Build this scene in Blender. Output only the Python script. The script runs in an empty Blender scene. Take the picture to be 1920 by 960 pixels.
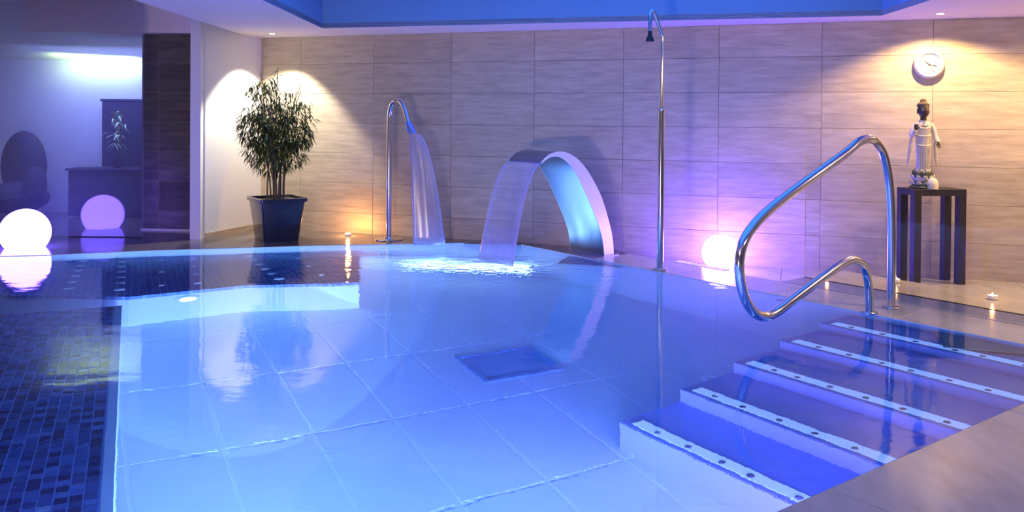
import bpy, bmesh, math, random
from mathutils import Vector, Matrix, Euler
random.seed(7)
S = bpy.context.scene
COL = S.collection
PI = math.pi

# ------------------------------------------------------------ camera
H = 1.25
cam_d = bpy.data.cameras.new('camera')
cam_d.sensor_fit = 'HORIZONTAL'
cam_d.sensor_width = 36.0
cam_d.lens = 36.0 * 1600 / 1920
cam_d.shift_y = -(480 - 243) / 1920
cam_d.clip_start = 0.05
cam = bpy.data.objects.new('camera', cam_d)
COL.objects.link(cam)
roll = math.radians(0.45); pitch = math.radians(-0.64)
f_ = Vector((0, math.cos(pitch), math.sin(pitch)))
u0 = Vector((0, -math.sin(pitch), math.cos(pitch)))
r0 = Vector((1, 0, 0))
r_ = r0 * math.cos(roll) + u0 * math.sin(roll)
u_ = u0 * math.cos(roll) - r0 * math.sin(roll)
M = Matrix((r_, u_, -f_)).transposed().to_4x4()
M.translation = Vector((0, 0, H))
cam.matrix_world = M
S.camera = cam

# ------------------------------------------------------------ world, exposure, lights
W = bpy.data.worlds.new('world'); S.world = W; W.use_nodes = True
W.node_tree.nodes['Background'].inputs[0].default_value = (0.12, 0.11, 0.22, 1)
W.node_tree.nodes['Background'].inputs[1].default_value = 0.35
S.view_settings.view_transform = 'Standard'
S.view_settings.look = 'None'
S.view_settings.exposure = 0.0
S.view_settings.gamma = 1.0
S.view_settings.use_curve_mapping = False
cy = S.cycles
cy.use_denoising = True
cy.max_bounces = 12; cy.diffuse_bounces = 5; cy.glossy_bounces = 6
cy.transmission_bounces = 10; cy.transparent_max_bounces = 24
cy.sample_clamp_indirect = 6.0
cy.caustics_refractive = True; cy.caustics_reflective = False

# pool frame: corner C0, U runs along the far right edge, V along the near right edge
C0 = Vector((3.235, 4.411, 0)); U = Vector((.601, -.799, 0)); V = Vector((-.799, -.601, 0))
def uv(u, v, z=0.0): return C0 + U * u + V * v + Vector((0, 0, z))

def area(name, loc, target, sx, sy, power, color, spread=None):
    l = bpy.data.lights.new(name, 'AREA'); l.shape = 'RECTANGLE'; l.size = sx; l.size_y = sy
    l.energy = power; l.color = color
    if spread: l.spread = math.radians(spread)
    o = bpy.data.objects.new(name, l); COL.objects.link(o)
    o.location = loc
    o.rotation_euler = (Vector(target) - Vector(loc)).to_track_quat('-Z', 'Y').to_euler()
    return o
def spot(name, loc, target, power, color, size, blend=.5, r=.03):
    l = bpy.data.lights.new(name, 'SPOT'); l.energy = power; l.color = color
    l.spot_size = math.radians(size); l.spot_blend = blend; l.shadow_soft_size = r
    o = bpy.data.objects.new(name, l); COL.objects.link(o); o.location = loc
    o.rotation_euler = (Vector(target) - Vector(loc)).to_track_quat('-Z', 'Y').to_euler()
    return o
ZC = 2.16      # soffit height
BLUE = (0.03, 0.22, 1.0)
# broad unseen light added in place of the recess's blue LED strips
area('blue_recess_fill', (0.55, 5.3, ZC + .60), (0.55, 5.3, 0), 4.4, 4.6, 88, BLUE)
# underwater lamps on the near walls of the pool
area('underwater_light', uv(-.25, 3.6, -.62), uv(-5.0, 3.2, -.95), .7, .45, 105, (.30, .38, 1.0), 130)
area('underwater_light', uv(-.25, 5.2, -.62), uv(-5.0, 4.6, -.9), .7, .45, 100, (.10, .36, 1.0))
area('underwater_light', uv(-.2, 2.62, -.80), uv(-4.5, 2.6, -1.1), .5, .3, 60, (.26, .17, 1.0))
area('underwater_light', (-.55, 8.5, -.95), (-.7, 7.7, 0), 1.5, .2, 13, (.72, .82, 1.0))
area('underwater_light', uv(-.25, 4.4, -.36), (-2.4, 7.2, -.45), .45, .34, 78, (.50, .66, 1.0), 48)  # unseen, added to brighten the far bench riser and back pool wall
# small unseen light added at the side wall to brighten the bench tops
area('underwater_light', uv(-.25, 5.6, -.16), uv(-4.5, 5.0, -.5), .7, .12, 60, (.08, .25, 1.0))
# unseen warm fill added from the near ceiling onto the right deck
area('warm_fill', (3.4, 1.6, ZC - .03), (3.2, 4.6, 0), 1.6, .25, 24, (1.0, .84, .62))
area('soffit_fill', (-1.6, .8, .06), (-2.6, 7.6, ZC), .6, .2, 95, (1.0, .72, .60))  # unseen upward fill, added to warm the left soffit
spot('deck_fill', (4.3, 4.9, ZC - .03), (3.25, 5.6, 0), 150, (1.0, .72, .46), 84, .6)  # unseen warm spot added to brighten the coping and handrail
spot('downlight_right', (5.1, 6.35, ZC - .03), (4.75, 6.75, 0), 210, (1.0, .62, .26), 140, .6)
area('warm_fill', (-1.5, .2, ZC - .03), (-.5, 7.5, 1.4), 1.2, .25, 50, (1.0, .80, .50))  # unseen warm fill added towards the back wall

# ------------------------------------------------------------ helpers
def new_mesh(name, verts, faces, smooth=False):
    me = bpy.data.meshes.new(name); me.from_pydata([tuple(v) for v in verts], [], faces)
    me.validate(); me.update()
    if smooth:
        for p in me.polygons: p.use_smooth = True
    return me
def obj(name, me, mat=None, parent=None, loc=None, rot=None, sub=0, solid=None):
    if isinstance(me, bmesh.types.BMesh):
        b = me; me = bpy.data.meshes.new(name); b.to_mesh(me); b.free()
    if mat is not None and len(me.materials) == 0: me.materials.append(mat)
    o = bpy.data.objects.new(name, me); COL.objects.link(o)
    if parent is not None: o.parent = parent
    if loc is not None: o.location = loc
    if rot is not None: o.rotation_euler = rot
    if solid:
        m = o.modifiers.new('s', 'SOLIDIFY'); m.thickness = solid; m.offset = 0
    if sub:
        m = o.modifiers.new('sub', 'SUBSURF'); m.levels = sub; m.render_levels = sub
    return o
def empty(name, loc=(0, 0, 0), rz=0, label=None, cat=None, group=None):
    o = bpy.data.objects.new(name, None); COL.objects.link(o); o.empty_display_size = .1
    o.location = loc; o.rotation_euler = (0, 0, rz)
    tag(o, label, cat, group); return o
def tag(o, label=None, cat=None, group=None, kind=None):
    if label: o['label'] = label
    if cat: o['category'] = cat
    if group: o['group'] = group
    if kind: o['kind'] = kind
    return o
class MB:
    def __init__(s): s.v = []; s.f = []; s.sm = []
    def add(s, verts, faces, smooth=False):
        n = len(s.v); s.v += [tuple(v) for v in verts]; s.f += [tuple(i + n for i in f) for f in faces]
        s.sm += [smooth] * len(faces); return s
    def box(s, c, d, rz=0, bev=0.0, mat=None):
        cx, cy_, cz = c; hx, hy, hz = d[0] / 2, d[1] / 2, d[2] / 2
        if bev <= 0:
            P = [(-hx,-hy,-hz),(hx,-hy,-hz),(hx,hy,-hz),(-hx,hy,-hz),(-hx,-hy,hz),(hx,-hy,hz),(hx,hy,hz),(-hx,hy,hz)]
            F = [(0,3,2,1),(4,5,6,7),(0,1,5,4),(1,2,6,5),(2,3,7,6),(3,0,4,7)]
        else:
            b = bev
            P = [(-hx,-hy,-hz),(hx,-hy,-hz),(hx,hy,-hz),(-hx,hy,-hz),
                 (-hx,-hy,hz-b),(hx,-hy,hz-b),(hx,hy,hz-b),(-hx,hy,hz-b),
                 (-hx+b,-hy+b,hz),(hx-b,-hy+b,hz),(hx-b,hy-b,hz),(-hx+b,hy-b,hz)]
            F = [(0,3,2,1),(8,9,10,11)] + [(i,(i+1)%4,4+(i+1)%4,4+i) for i in range(4)] + [(4+i,4+(i+1)%4,8+(i+1)%4,8+i) for i in range(4)]
        m = Matrix.Rotation(rz, 4, 'Z'); m.translation = Vector(c)
        if mat is not None: m = mat
        return s.add([m @ Vector(p) for p in P], F)
    def prism(s, poly, z0, z1, bev=0.0):
        n = len(poly)
        P = [(p[0], p[1], z0) for p in poly] + [(p[0], p[1], z1) for p in poly]
        F = [tuple(reversed(range(n))), tuple(range(n, 2 * n))] + [(i, (i + 1) % n, n + (i + 1) % n, n + i) for i in range(n)]
        return s.add(P, F)
    def tube(s, pts, rad, seg=16, cap=True, squash=None):
        pts = [Vector(p) for p in pts]; n = len(pts)
        rads = rad if isinstance(rad, (list, tuple)) else [rad] * n
        t0 = (pts[1] - pts[0]).normalized()
        a = t0.orthogonal().normalized()
        if abs(t0.z) > .9: a = Vector((1, 0, 0)); a = (a - t0 * a.dot(t0)).normalized()
        vs = []
        for i, p in enumerate(pts):
            t = (pts[min(i + 1, n - 1)] - pts[max(i - 1, 0)]).normalized()
            a = (a - t * a.dot(t)).normalized(); b = t.cross(a)
            for k in range(seg):
                an = 2 * PI * k / seg
                vs.append(p + (a * math.cos(an) + b * math.sin(an)) * rads[i])
        fs = [(i * seg + k, i * seg + (k + 1) % seg, (i + 1) * seg + (k + 1) % seg, (i + 1) * seg + k) for i in range(n - 1) for k in range(seg)]
        if cap: fs += [tuple(reversed(range(seg))), tuple(range((n - 1) * seg, n * seg))]
        return s.add(vs, fs, True)
    def lathe(s, prof, c=(0, 0, 0), seg=32, sx=1, sy=1, mat=None):
        vs = []; n = len(prof)
        for (r, z) in prof:
            for k in range(seg):
                an = 2 * PI * k / seg
                p = Vector((c[0] + r * math.cos(an) * sx, c[1] + r * math.sin(an) * sy, c[2] + z))
                vs.append(mat @ p if mat is not None else p)
        fs = [(i * seg + k, i * seg + (k + 1) % seg, (i + 1) * seg + (k + 1) % seg, (i + 1) * seg + k) for i in range(n - 1) for k in range(seg)]
        if prof[0][0] > 1e-5: fs.append(tuple(reversed(range(seg))))
        if prof[-1][0] > 1e-5: fs.append(tuple(range((n - 1) * seg, n * seg)))
        return s.add(vs, fs, True)
    def build(s, name, mat=None, parent=None, loc=None, rot=None, sub=0, autosmooth=True):
        me = bpy.data.meshes.new(name); me.from_pydata(s.v, [], s.f); me.update()
        me.polygons.foreach_set('use_smooth', s.sm)
        if autosmooth and any(s.sm):
            bm = bmesh.new(); bm.from_mesh(me)
            for e in bm.edges:
                if len(e.link_faces) == 2 and e.calc_face_angle(0) > .75: e.smooth = False
            bm.to_mesh(me); bm.free()
        return obj(name, me, mat, parent, loc, rot, sub)
def catmull(pts, n=8):
    P = [Vector(p) for p in pts]; P = [P[0] * 2 - P[1]] + P + [P[-1] * 2 - P[-2]]
    out = []
    for i in range(1, len(P) - 2):
        for k in range(n):
            t = k / n; a, b, c, d = P[i - 1:i + 3]
            out.append(.5 * ((2 * b) + (c - a) * t + (2 * a - 5 * b + 4 * c - d) * t * t + (3 * b - 3 * c + d - a) * t ** 3))
    out.append(P[-2]); return out
def sphere(c, r, seg=24, rings=14, sc=(1, 1, 1), mat=None):
    pr = [(max(r * math.sin(PI * i / rings), 0), -r * math.cos(PI * i / rings)) for i in range(rings + 1)]
    pr[0] = (1e-6, -r); pr[-1] = (1e-6, r)
    m = MB(); vs = []
    m.lathe([(a, b * sc[2]) for a, b in pr], c, seg, sc[0], sc[1], mat)
    return m
def add_sphere(m, c, r, sc=(1, 1, 1), seg=16, rings=10, mat=None):
    s = sphere(c, r, seg, rings, sc, mat); m.add(s.v, s.f, True); return m

# ------------------------------------------------------------ materials
def nmat(name):
    m = bpy.data.materials.new(name); m.use_nodes = True
    nt = m.node_tree; b = nt.nodes['Principled BSDF']
    return m, nt, b
def N(nt, t, **kw):
    n = nt.nodes.new(t)
    for k, v in kw.items(): setattr(n, k, v)
    return n
def plain(name, col, rough=.5, metal=0, spec=.5, noise=0.0, nscale=8, coat=0):
    m, nt, b = nmat(name)
    b.inputs['Base Color'].default_value = (*col, 1); b.inputs['Roughness'].default_value = rough
    b.inputs['Metallic'].default_value = metal; b.inputs['Specular IOR Level'].default_value = spec
    b.inputs['Coat Weight'].default_value = coat
    if noise:
        tc = N(nt, 'ShaderNodeTexCoord'); nz = N(nt, 'ShaderNodeTexNoise'); nz.inputs['Scale'].default_value = nscale
        nz.inputs['Detail'].default_value = 6
        mx = N(nt, 'ShaderNodeMix', data_type='RGBA')
        mx.inputs[6].default_value = (*[c * (1 - noise) for c in col], 1); mx.inputs[7].default_value = (*[min(1, c * (1 + noise)) for c in col], 1)
        nt.links.new(tc.outputs['Object'], nz.inputs['Vector']); nt.links.new(nz.outputs['Fac'], mx.inputs[0]); nt.links.new(mx.outputs[2], b.inputs['Base Color'])
    return m
def emis(name, col, st):
    m = bpy.data.materials.new(name); m.use_nodes = True; nt = m.node_tree; nt.nodes.clear()
    e = N(nt, 'ShaderNodeEmission'); o = N(nt, 'ShaderNodeOutputMaterial')
    e.inputs[0].default_value = (*col, 1); e.inputs[1].default_value = st
    nt.links.new(e.outputs[0], o.inputs[0]); return m
def stone_mat(name, c1, c2, c3, sx=1.2, sz=9.0, rough=.45, bump=.08, per_obj=.35):
    """streaky stoneware: long horizontal flecks along the local x axis, shifted per tile"""
    m, nt, b = nmat(name); L = nt.links.new
    tc = N(nt, 'ShaderNodeTexCoord'); oi = N(nt, 'ShaderNodeObjectInfo')
    mp = N(nt, 'ShaderNodeMapping'); mp.inputs['Scale'].default_value = (sx, 1, sz)
    ad = N(nt, 'ShaderNodeVectorMath', operation='MULTIPLY_ADD')
    cb = N(nt, 'ShaderNodeCombineXYZ')
    for i in range(3): L(oi.outputs['Random'], cb.inputs[i])
    L(cb.outputs[0], ad.inputs[0]); ad.inputs[1].default_value = (37, 11, 53); L(tc.outputs['Object'], ad.inputs[2])
    L(ad.outputs[0], mp.inputs['Vector'])
    n1 = N(nt, 'ShaderNodeTexNoise'); n1.inputs['Scale'].default_value = 2.2; n1.inputs['Detail'].default_value = 7; n1.inputs['Roughness'].default_value = .62
    n2 = N(nt, 'ShaderNodeTexNoise'); n2.inputs['Scale'].default_value = 1.1; n2.inputs['Detail'].default_value = 3
    L(mp.outputs[0], n1.inputs['Vector']); L(ad.outputs[0], n2.inputs['Vector'])
    cr = N(nt, 'ShaderNodeValToRGB'); e = cr.color_ramp.elements
    e[0].position = .34; e[0].color = (*c1, 1); e[1].position = .68; e[1].color = (*c3, 1)
    k = e.new(.5); k.color = (*c2, 1)
    L(n1.outputs['Fac'], cr.inputs[0])
    mr = N(nt, 'ShaderNodeMapRange'); mr.inputs[3].default_value = 1 - per_obj / 2; mr.inputs[4].default_value = 1 + per_obj / 2
    sm = N(nt, 'ShaderNodeMath', operation='ADD'); sm.use_clamp = True
    hm = N(nt, 'ShaderNodeMath', operation='MULTIPLY'); hm.inputs[1].default_value = .45
    L(oi.outputs['Random'], hm.inputs[0]); L(hm.outputs[0], sm.inputs[0])
    h2 = N(nt, 'ShaderNodeMath', operation='MULTIPLY'); h2.inputs[1].default_value = .5; L(n2.outputs['Fac'], h2.inputs[0]); L(h2.outputs[0], sm.inputs[1])
    L(sm.outputs[0], mr.inputs[0])
    ml = N(nt, 'ShaderNodeVectorMath', operation='MULTIPLY'); L(cr.outputs[0], ml.inputs[0]); L(mr.outputs[0], ml.inputs[1])
    L(ml.outputs[0], b.inputs['Base Color']); b.inputs['Roughness'].default_value = rough
    bp = N(nt, 'ShaderNodeBump'); bp.inputs['Strength'].default_value = bump; bp.inputs['Distance'].default_value = .02
    L(n1.outputs['Fac'], bp.inputs['Height']); L(bp.outputs[0], b.inputs['Normal'])
    return m
def clear_mat(name, tint=(1, 1, 1), ior=1.5, haze=0.0, haze_col=(.8, .8, .9), boost=1.0):
    """thin pane: fresnel mirror over a clear sheet, with a little scattering for frosted glass"""
    m = bpy.data.materials.new(name); m.use_nodes = True; nt = m.node_tree; nt.nodes.clear(); L = nt.links.new
    o = N(nt, 'ShaderNodeOutputMaterial'); tr = N(nt, 'ShaderNodeBsdfTransparent'); tr.inputs[0].default_value = (*tint, 1)
    gl = N(nt, 'ShaderNodeBsdfGlossy'); gl.inputs['Roughness'].default_value = .01
    fr = N(nt, 'ShaderNodeFresnel'); fr.inputs[0].default_value = ior
    bs = N(nt, 'ShaderNodeMath', operation='MULTIPLY'); bs.inputs[1].default_value = boost; bs.use_clamp = True
    mx = N(nt, 'ShaderNodeMixShader'); L(fr.outputs[0], bs.inputs[0]); L(bs.outputs[0], mx.inputs[0])
    base = tr
    if haze:
        df = N(nt, 'ShaderNodeBsdfDiffuse'); df.inputs[0].default_value = (*haze_col, 1)
        tl = N(nt, 'ShaderNodeBsdfTranslucent'); tl.inputs[0].default_value = (*haze_col, 1)
        m2 = N(nt, 'ShaderNodeMixShader'); m2.inputs[0].default_value = .5; L(df.outputs[0], m2.inputs[1]); L(tl.outputs[0], m2.inputs[2])
        m3 = N(nt, 'ShaderNodeMixShader'); m3.inputs[0].default_value = haze; L(tr.outputs[0], m3.inputs[1]); L(m2.outputs[0], m3.inputs[2]); base = m3
    L(base.outputs[0], mx.inputs[1]); L(gl.outputs[0], mx.inputs[2]); L(mx.outputs[0], o.inputs[0])
    return m
def falling_water_mat(name, dens, col, edge=.0, scale=40):
    """long-exposure falling water: fine vertical streaks of aerated water"""
    m = bpy.data.materials.new(name); m.use_nodes = True; nt = m.node_tree; nt.nodes.clear(); L = nt.links.new
    o = N(nt, 'ShaderNodeOutputMaterial'); tr = N(nt, 'ShaderNodeBsdfTransparent')
    df = N(nt, 'ShaderNodeBsdfDiffuse'); df.inputs[0].default_value = (*col, 1)
    tl = N(nt, 'ShaderNodeBsdfTranslucent'); tl.inputs[0].default_value = (*col, 1)
    gl = N(nt, 'ShaderNodeBsdfGlossy'); gl.inputs['Roughness'].default_value = .25
    m1 = N(nt, 'ShaderNodeMixShader'); m1.inputs[0].default_value = .5; L(df.outputs[0], m1.inputs[1]); L(tl.outputs[0], m1.inputs[2])
    m2 = N(nt, 'ShaderNodeMixShader'); m2.inputs[0].default_value = .18; L(m1.outputs[0], m2.inputs[1]); L(gl.outputs[0], m2.inputs[2])
    uvn = N(nt, 'ShaderNodeUVMap'); sp = N(nt, 'ShaderNodeSeparateXYZ'); L(uvn.outputs[0], sp.inputs[0])
    mp = N(nt, 'ShaderNodeMapping'); mp.inputs['Scale'].default_value = (scale, 1.2, 1); L(uvn.outputs[0], mp.inputs['Vector'])
    nz = N(nt, 'ShaderNodeTexNoise'); nz.inputs['Scale'].default_value = 1.0; nz.inputs['Detail'].default_value = 4; L(mp.outputs[0], nz.inputs['Vector'])
    mr = N(nt, 'ShaderNodeMapRange'); mr.inputs[1].default_value = .3; mr.inputs[2].default_value = .75; mr.inputs[3].default_value = dens * .45; mr.inputs[4].default_value = dens * 1.5
    L(nz.outputs['Fac'], mr.inputs[0])
    # rims of the sheet are thicker
    a = N(nt, 'ShaderNodeMath', operation='SUBTRACT'); a.inputs[1].default_value = .5; L(sp.outputs[0], a.inputs[0])
    b = N(nt, 'ShaderNodeMath', operation='ABSOLUTE'); L(a.outputs[0], b.inputs[0])
    c = N(nt, 'ShaderNodeMapRange'); c.inputs[1].default_value = .36; c.inputs[2].default_value = .5; c.inputs[4].default_value = edge; L(b.outputs[0], c.inputs[0])
    d = N(nt, 'ShaderNodeMath', operation='ADD'); d.use_clamp = True; L(mr.outputs[0], d.inputs[0]); L(c.outputs[0], d.inputs[1])
    # aeration grows towards the bottom (v=0)
    g = N(nt, 'ShaderNodeMapRange'); g.inputs[1].default_value = .22; g.inputs[2].default_value = 0.0; g.inputs[4].default_value = .35; L(sp.outputs[1], g.inputs[0])
    h = N(nt, 'ShaderNodeMath', operation='ADD'); h.use_clamp = True; L(d.outputs[0], h.inputs[0]); L(g.outputs[0], h.inputs[1])
    mx = N(nt, 'ShaderNodeMixShader'); L(h.outputs[0], mx.inputs[0]); L(tr.outputs[0], mx.inputs[1]); L(m2.outputs[0], mx.inputs[2]); L(mx.outputs[0], o.inputs[0])
    return m

MT = {}
MT['wall_tile'] = stone_mat('wall_tile', (.42, .35, .25), (.51, .43, .305), (.60, .515, .375), sx=1.6, sz=12, bump=.03, per_obj=.30)
MT['wall_dark'] = stone_mat('wall_dark', (.10, .085, .08), (.15, .125, .115), (.2, .17, .15))
MT['grout'] = plain('grout', (.26, .215, .17), .9)
MT['ceiling'] = plain('ceiling_paint', (.86, .78, .76), .8)
MT['white_paint'] = plain('white_paint', (.78, .78, .76), .55)
MT['recess'] = plain('recess_blue_cast', (.18, .36, .56), .85)  # white recess, with the blue LED light put into its colour
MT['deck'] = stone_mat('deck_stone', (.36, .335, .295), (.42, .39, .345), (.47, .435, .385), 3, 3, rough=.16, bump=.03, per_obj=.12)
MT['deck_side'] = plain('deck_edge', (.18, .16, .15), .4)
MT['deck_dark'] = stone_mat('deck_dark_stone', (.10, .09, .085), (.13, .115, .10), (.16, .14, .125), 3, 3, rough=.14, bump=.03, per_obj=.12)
MT['steel'] = plain('polished_steel', (.72, .72, .74), .12, 1.0)
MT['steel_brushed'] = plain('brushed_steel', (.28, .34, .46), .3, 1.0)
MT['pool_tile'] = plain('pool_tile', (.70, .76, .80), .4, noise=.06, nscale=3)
MT['pool_grout'] = plain('pool_grout', (.76, .81, .85), .7)
MT['pool_wall'] = plain('pool_wall', (.72, .78, .84), .5)
MT['riser'] = plain('riser_tile', (.86, .88, .92), .4)
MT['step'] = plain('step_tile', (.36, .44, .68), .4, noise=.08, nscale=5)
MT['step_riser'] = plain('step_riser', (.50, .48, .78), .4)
MT['nosing'] = plain('nosing_strip', (.92, .92, .92), .4)
MT['glow_nosing'] = plain('glow_nosing', (.9, .9, .9), .4)
_b = MT['glow_nosing'].node_tree.nodes['Principled BSDF']; _b.inputs['Emission Color'].default_value = (.55, .62, 1, 1); _b.inputs['Emission Strength'].default_value = .75  # faint glow added to brighten the pale strips
MT['stud'] = plain('stud', (.25, .25, .28), .4)
MT['black'] = plain('black', (.012, .012, .014), .4)
MT['table'] = plain('table_wood', (.02, .016, .014), .45, noise=.3, nscale=20)
MT['statue'] = plain('statue_robe', (.62, .57, .47), .6, noise=.2, nscale=25)
MT['statue_dark'] = plain('statue_skin', (.06, .04, .03), .4, noise=.3, nscale=30)
MT['lotus'] = plain('lotus', (.55, .52, .42), .6, noise=.25, nscale=30)
MT['lotus_dark'] = plain('lotus_dark', (.05, .06, .04), .5)
MT['salt'] = plain('candle_glass', (.85, .72, .5), .5)
MT['pot'] = plain('pot_glaze', (.02, .024, .045), .22, noise=.3, nscale=6, coat=.6)
MT['soil'] = plain('soil', (.05, .035, .02), .9, noise=.5, nscale=40)
MT['cane'] = plain('cane', (.16, .12, .06), .6, noise=.4, nscale=30)
MT['clock'] = plain('clock_case', (.62, .57, .50), .35)
MT['clock_face'] = plain('clock_face', (.66, .63, .58), .5)
MT['ink'] = plain('clock_ink', (.03, .03, .035), .5)
MT['wax'] = plain('wax', (.9, .82, .7), .5)
MT['lounge_dark'] = plain('dark_fabric', (.03, .025, .08), .8)
MT['flame'] = emis('flame', (1.0, .55, .18), 60)
MT['ball_violet'] = emis('ball_violet', (.12, .06, 1.0), 120.0)
MT['ball_left'] = emis('ball_left', (.16, .09, 1.0), 32.0)
MT['glass'] = clear_mat('pane_glass', (.97, .98, .98), 1.45, boost=.9)
MT['glass_left'] = clear_mat('pane_glass_hazy', (.90, .92, .98), 1.5, haze=.10, haze_col=(.75, .78, 1.0), boost=1.3)
MT['acrylic'] = plain('acrylic', (.9, .9, .95), .2)

def leaf_material():
    m, nt, b = nmat('leaf'); L = nt.links.new
    g = N(nt, 'ShaderNodeNewGeometry'); oi = N(nt, 'ShaderNodeObjectInfo')
    ad = N(nt, 'ShaderNodeMath', operation='ADD'); L(g.outputs['Random Per Island'], ad.inputs[0]); L(oi.outputs['Random'], ad.inputs[1])
    fr = N(nt, 'ShaderNodeMath', operation='FRACT'); L(ad.outputs[0], fr.inputs[0])
    cr = N(nt, 'ShaderNodeValToRGB'); e = cr.color_ramp.elements
    e[0].color = (.012, .028, .008, 1); e[1].color = (.36, .40, .05, 1); e[1].position = 1
    k = e.new(.55); k.color = (.035, .06, .014, 1); k = e.new(.85); k.color = (.15, .19, .03, 1)
    L(fr.outputs[0], cr.inputs[0]); L(cr.outputs[0], b.inputs['Base Color']); b.inputs['Roughness'].default_value = .38
    return m
MT['leaf'] = leaf_material()
def mosaic_tess():
    m, nt, b = nmat('mosaic_tessera'); L = nt.links.new
    g = N(nt, 'ShaderNodeNewGeometry'); oi = N(nt, 'ShaderNodeObjectInfo')
    ad = N(nt, 'ShaderNodeMath', operation='ADD'); L(g.outputs['Random Per Island'], ad.inputs[0]); L(oi.outputs['Random'], ad.inputs[1])
    fr = N(nt, 'ShaderNodeMath', operation='FRACT'); L(ad.outputs[0], fr.inputs[0])
    cr = N(nt, 'ShaderNodeValToRGB'); cr.color_ramp.interpolation = 'CONSTANT'; e = cr.color_ramp.elements
    e[0].color = (.025, .045, .13, 1); e[1].color = (.55, .6, .7, 1); e[1].position = .992
    for p, c in ((.25, (.05, .10, .26)), (.5, (.08, .15, .36)), (.72, (.12, .21, .46)), (.9, (.17, .28, .54))):
        k = e.new(p); k.color = (*c, 1)
    L(fr.outputs[0], cr.inputs[0]); L(cr.outputs[0], b.inputs['Base Color']); b.inputs['Roughness'].default_value = .15
    return m
MT['tess'] = mosaic_tess()
def mosaic_far():
    m, nt, b = nmat('mosaic_far'); L = nt.links.new
    tc = N(nt, 'ShaderNodeTexCoord'); mp = N(nt, 'ShaderNodeMapping'); mp.inputs['Rotation'].default_value = (0, 0, math.radians(-24)); mp.inputs['Scale'].default_value = (20, 20, 20)
    L(tc.outputs['Object'], mp.inputs['Vector'])
    br = N(nt, 'ShaderNodeTexBrick'); br.offset = 0; br.inputs['Scale'].default_value = 1; br.inputs['Brick Width'].default_value = 1; br.inputs['Row Height'].default_value = 1
    br.inputs['Mortar Size'].default_value = .06; br.inputs['Color1'].default_value = (.06, .12, .30, 1); br.inputs['Color2'].default_value = (.14, .25, .50, 1); br.inputs['Mortar'].default_value = (.25, .40, .62, 1)
    L(mp.outputs[0], br.inputs['Vector']); L(br.outputs['Color'], b.inputs['Base Color']); b.inputs['Roughness'].default_value = .2
    return m
MT['mosaic_far'] = mosaic_far()
MT['mosaic_grout'] = plain('mosaic_grout', (.34, .52, .80), .6)

def water_mat():
    m = bpy.data.materials.new('pool_water'); m.use_nodes = True; nt = m.node_tree; nt.nodes.clear(); L = nt.links.new
    o = N(nt, 'ShaderNodeOutputMaterial'); g = N(nt, 'ShaderNodeBsdfRefraction'); g.inputs['IOR'].default_value = 1.333; g.inputs['Roughness'].default_value = 0.0
    g.inputs['Color'].default_value = (.42, .69, 1, 1)
    gm = N(nt, 'ShaderNodeBsdfGlossy'); gm.inputs['Roughness'].default_value = .03
    fr = N(nt, 'ShaderNodeFresnel'); fr.inputs[0].default_value = 1.333; wm = N(nt, 'ShaderNodeMixShader')
    tc = N(nt, 'ShaderNodeTexCoord')
    def noise(sc, rot, s, d):
        mp = N(nt, 'ShaderNodeMapping'); mp.inputs['Scale'].default_value = sc; mp.inputs['Rotation'].default_value = (0, 0, rot)
        nz = N(nt, 'ShaderNodeTexNoise'); nz.inputs['Scale'].default_value = s; nz.inputs['Detail'].default_value = d; nz.inputs['Roughness'].default_value = .5
        L(tc.outputs['Object'], mp.inputs['Vector']); L(mp.outputs[0], nz.inputs['Vector']); return nz
    n1 = noise((.8, 1.6, 1), .15, 2.2, 1.0); n2 = noise((1, 1.8, 1), -.2, 9.0, 3.0)
    # turbulence dies away from the two falls
    ds = N(nt, 'ShaderNodeVectorMath', operation='DISTANCE'); ds.inputs[1].default_value = (-.2, 8.0, 0); L(tc.outputs['Object'], ds.inputs[0])
    mr = N(nt, 'ShaderNodeMapRange'); mr.interpolation_type = 'SMOOTHSTEP'; mr.inputs[1].default_value = .5; mr.inputs[2].default_value = 2.4; mr.inputs[3].default_value = 1.0; mr.inputs[4].default_value = .03; L(ds.outputs['Value'], mr.inputs[0])
    ml = N(nt, 'ShaderNodeMath', operation='MULTIPLY'); L(n2.outputs['Fac'], ml.inputs[0]); L(mr.outputs[0], ml.inputs[1])
    b1 = N(nt, 'ShaderNodeBump'); b1.inputs['Strength'].default_value = 1; b1.inputs['Distance'].default_value = .0022; L(n1.outputs['Fac'], b1.inputs['Height'])
    b2 = N(nt, 'ShaderNodeBump'); b2.inputs['Strength'].default_value = 1; b2.inputs['Distance'].default_value = .020; L(ml.outputs[0], b2.inputs['Height']); L(b1.outputs[0], b2.inputs['Normal'])
    for q_ in (g, gm, fr): L(b2.outputs[0], q_.inputs['Normal'])
    L(fr.outputs[0], wm.inputs[0]); L(g.outputs[0], wm.inputs[1]); L(gm.outputs[0], wm.inputs[2]); L(wm.outputs[0], o.inputs[0])
    return m
MT['water'] = water_mat()
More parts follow.
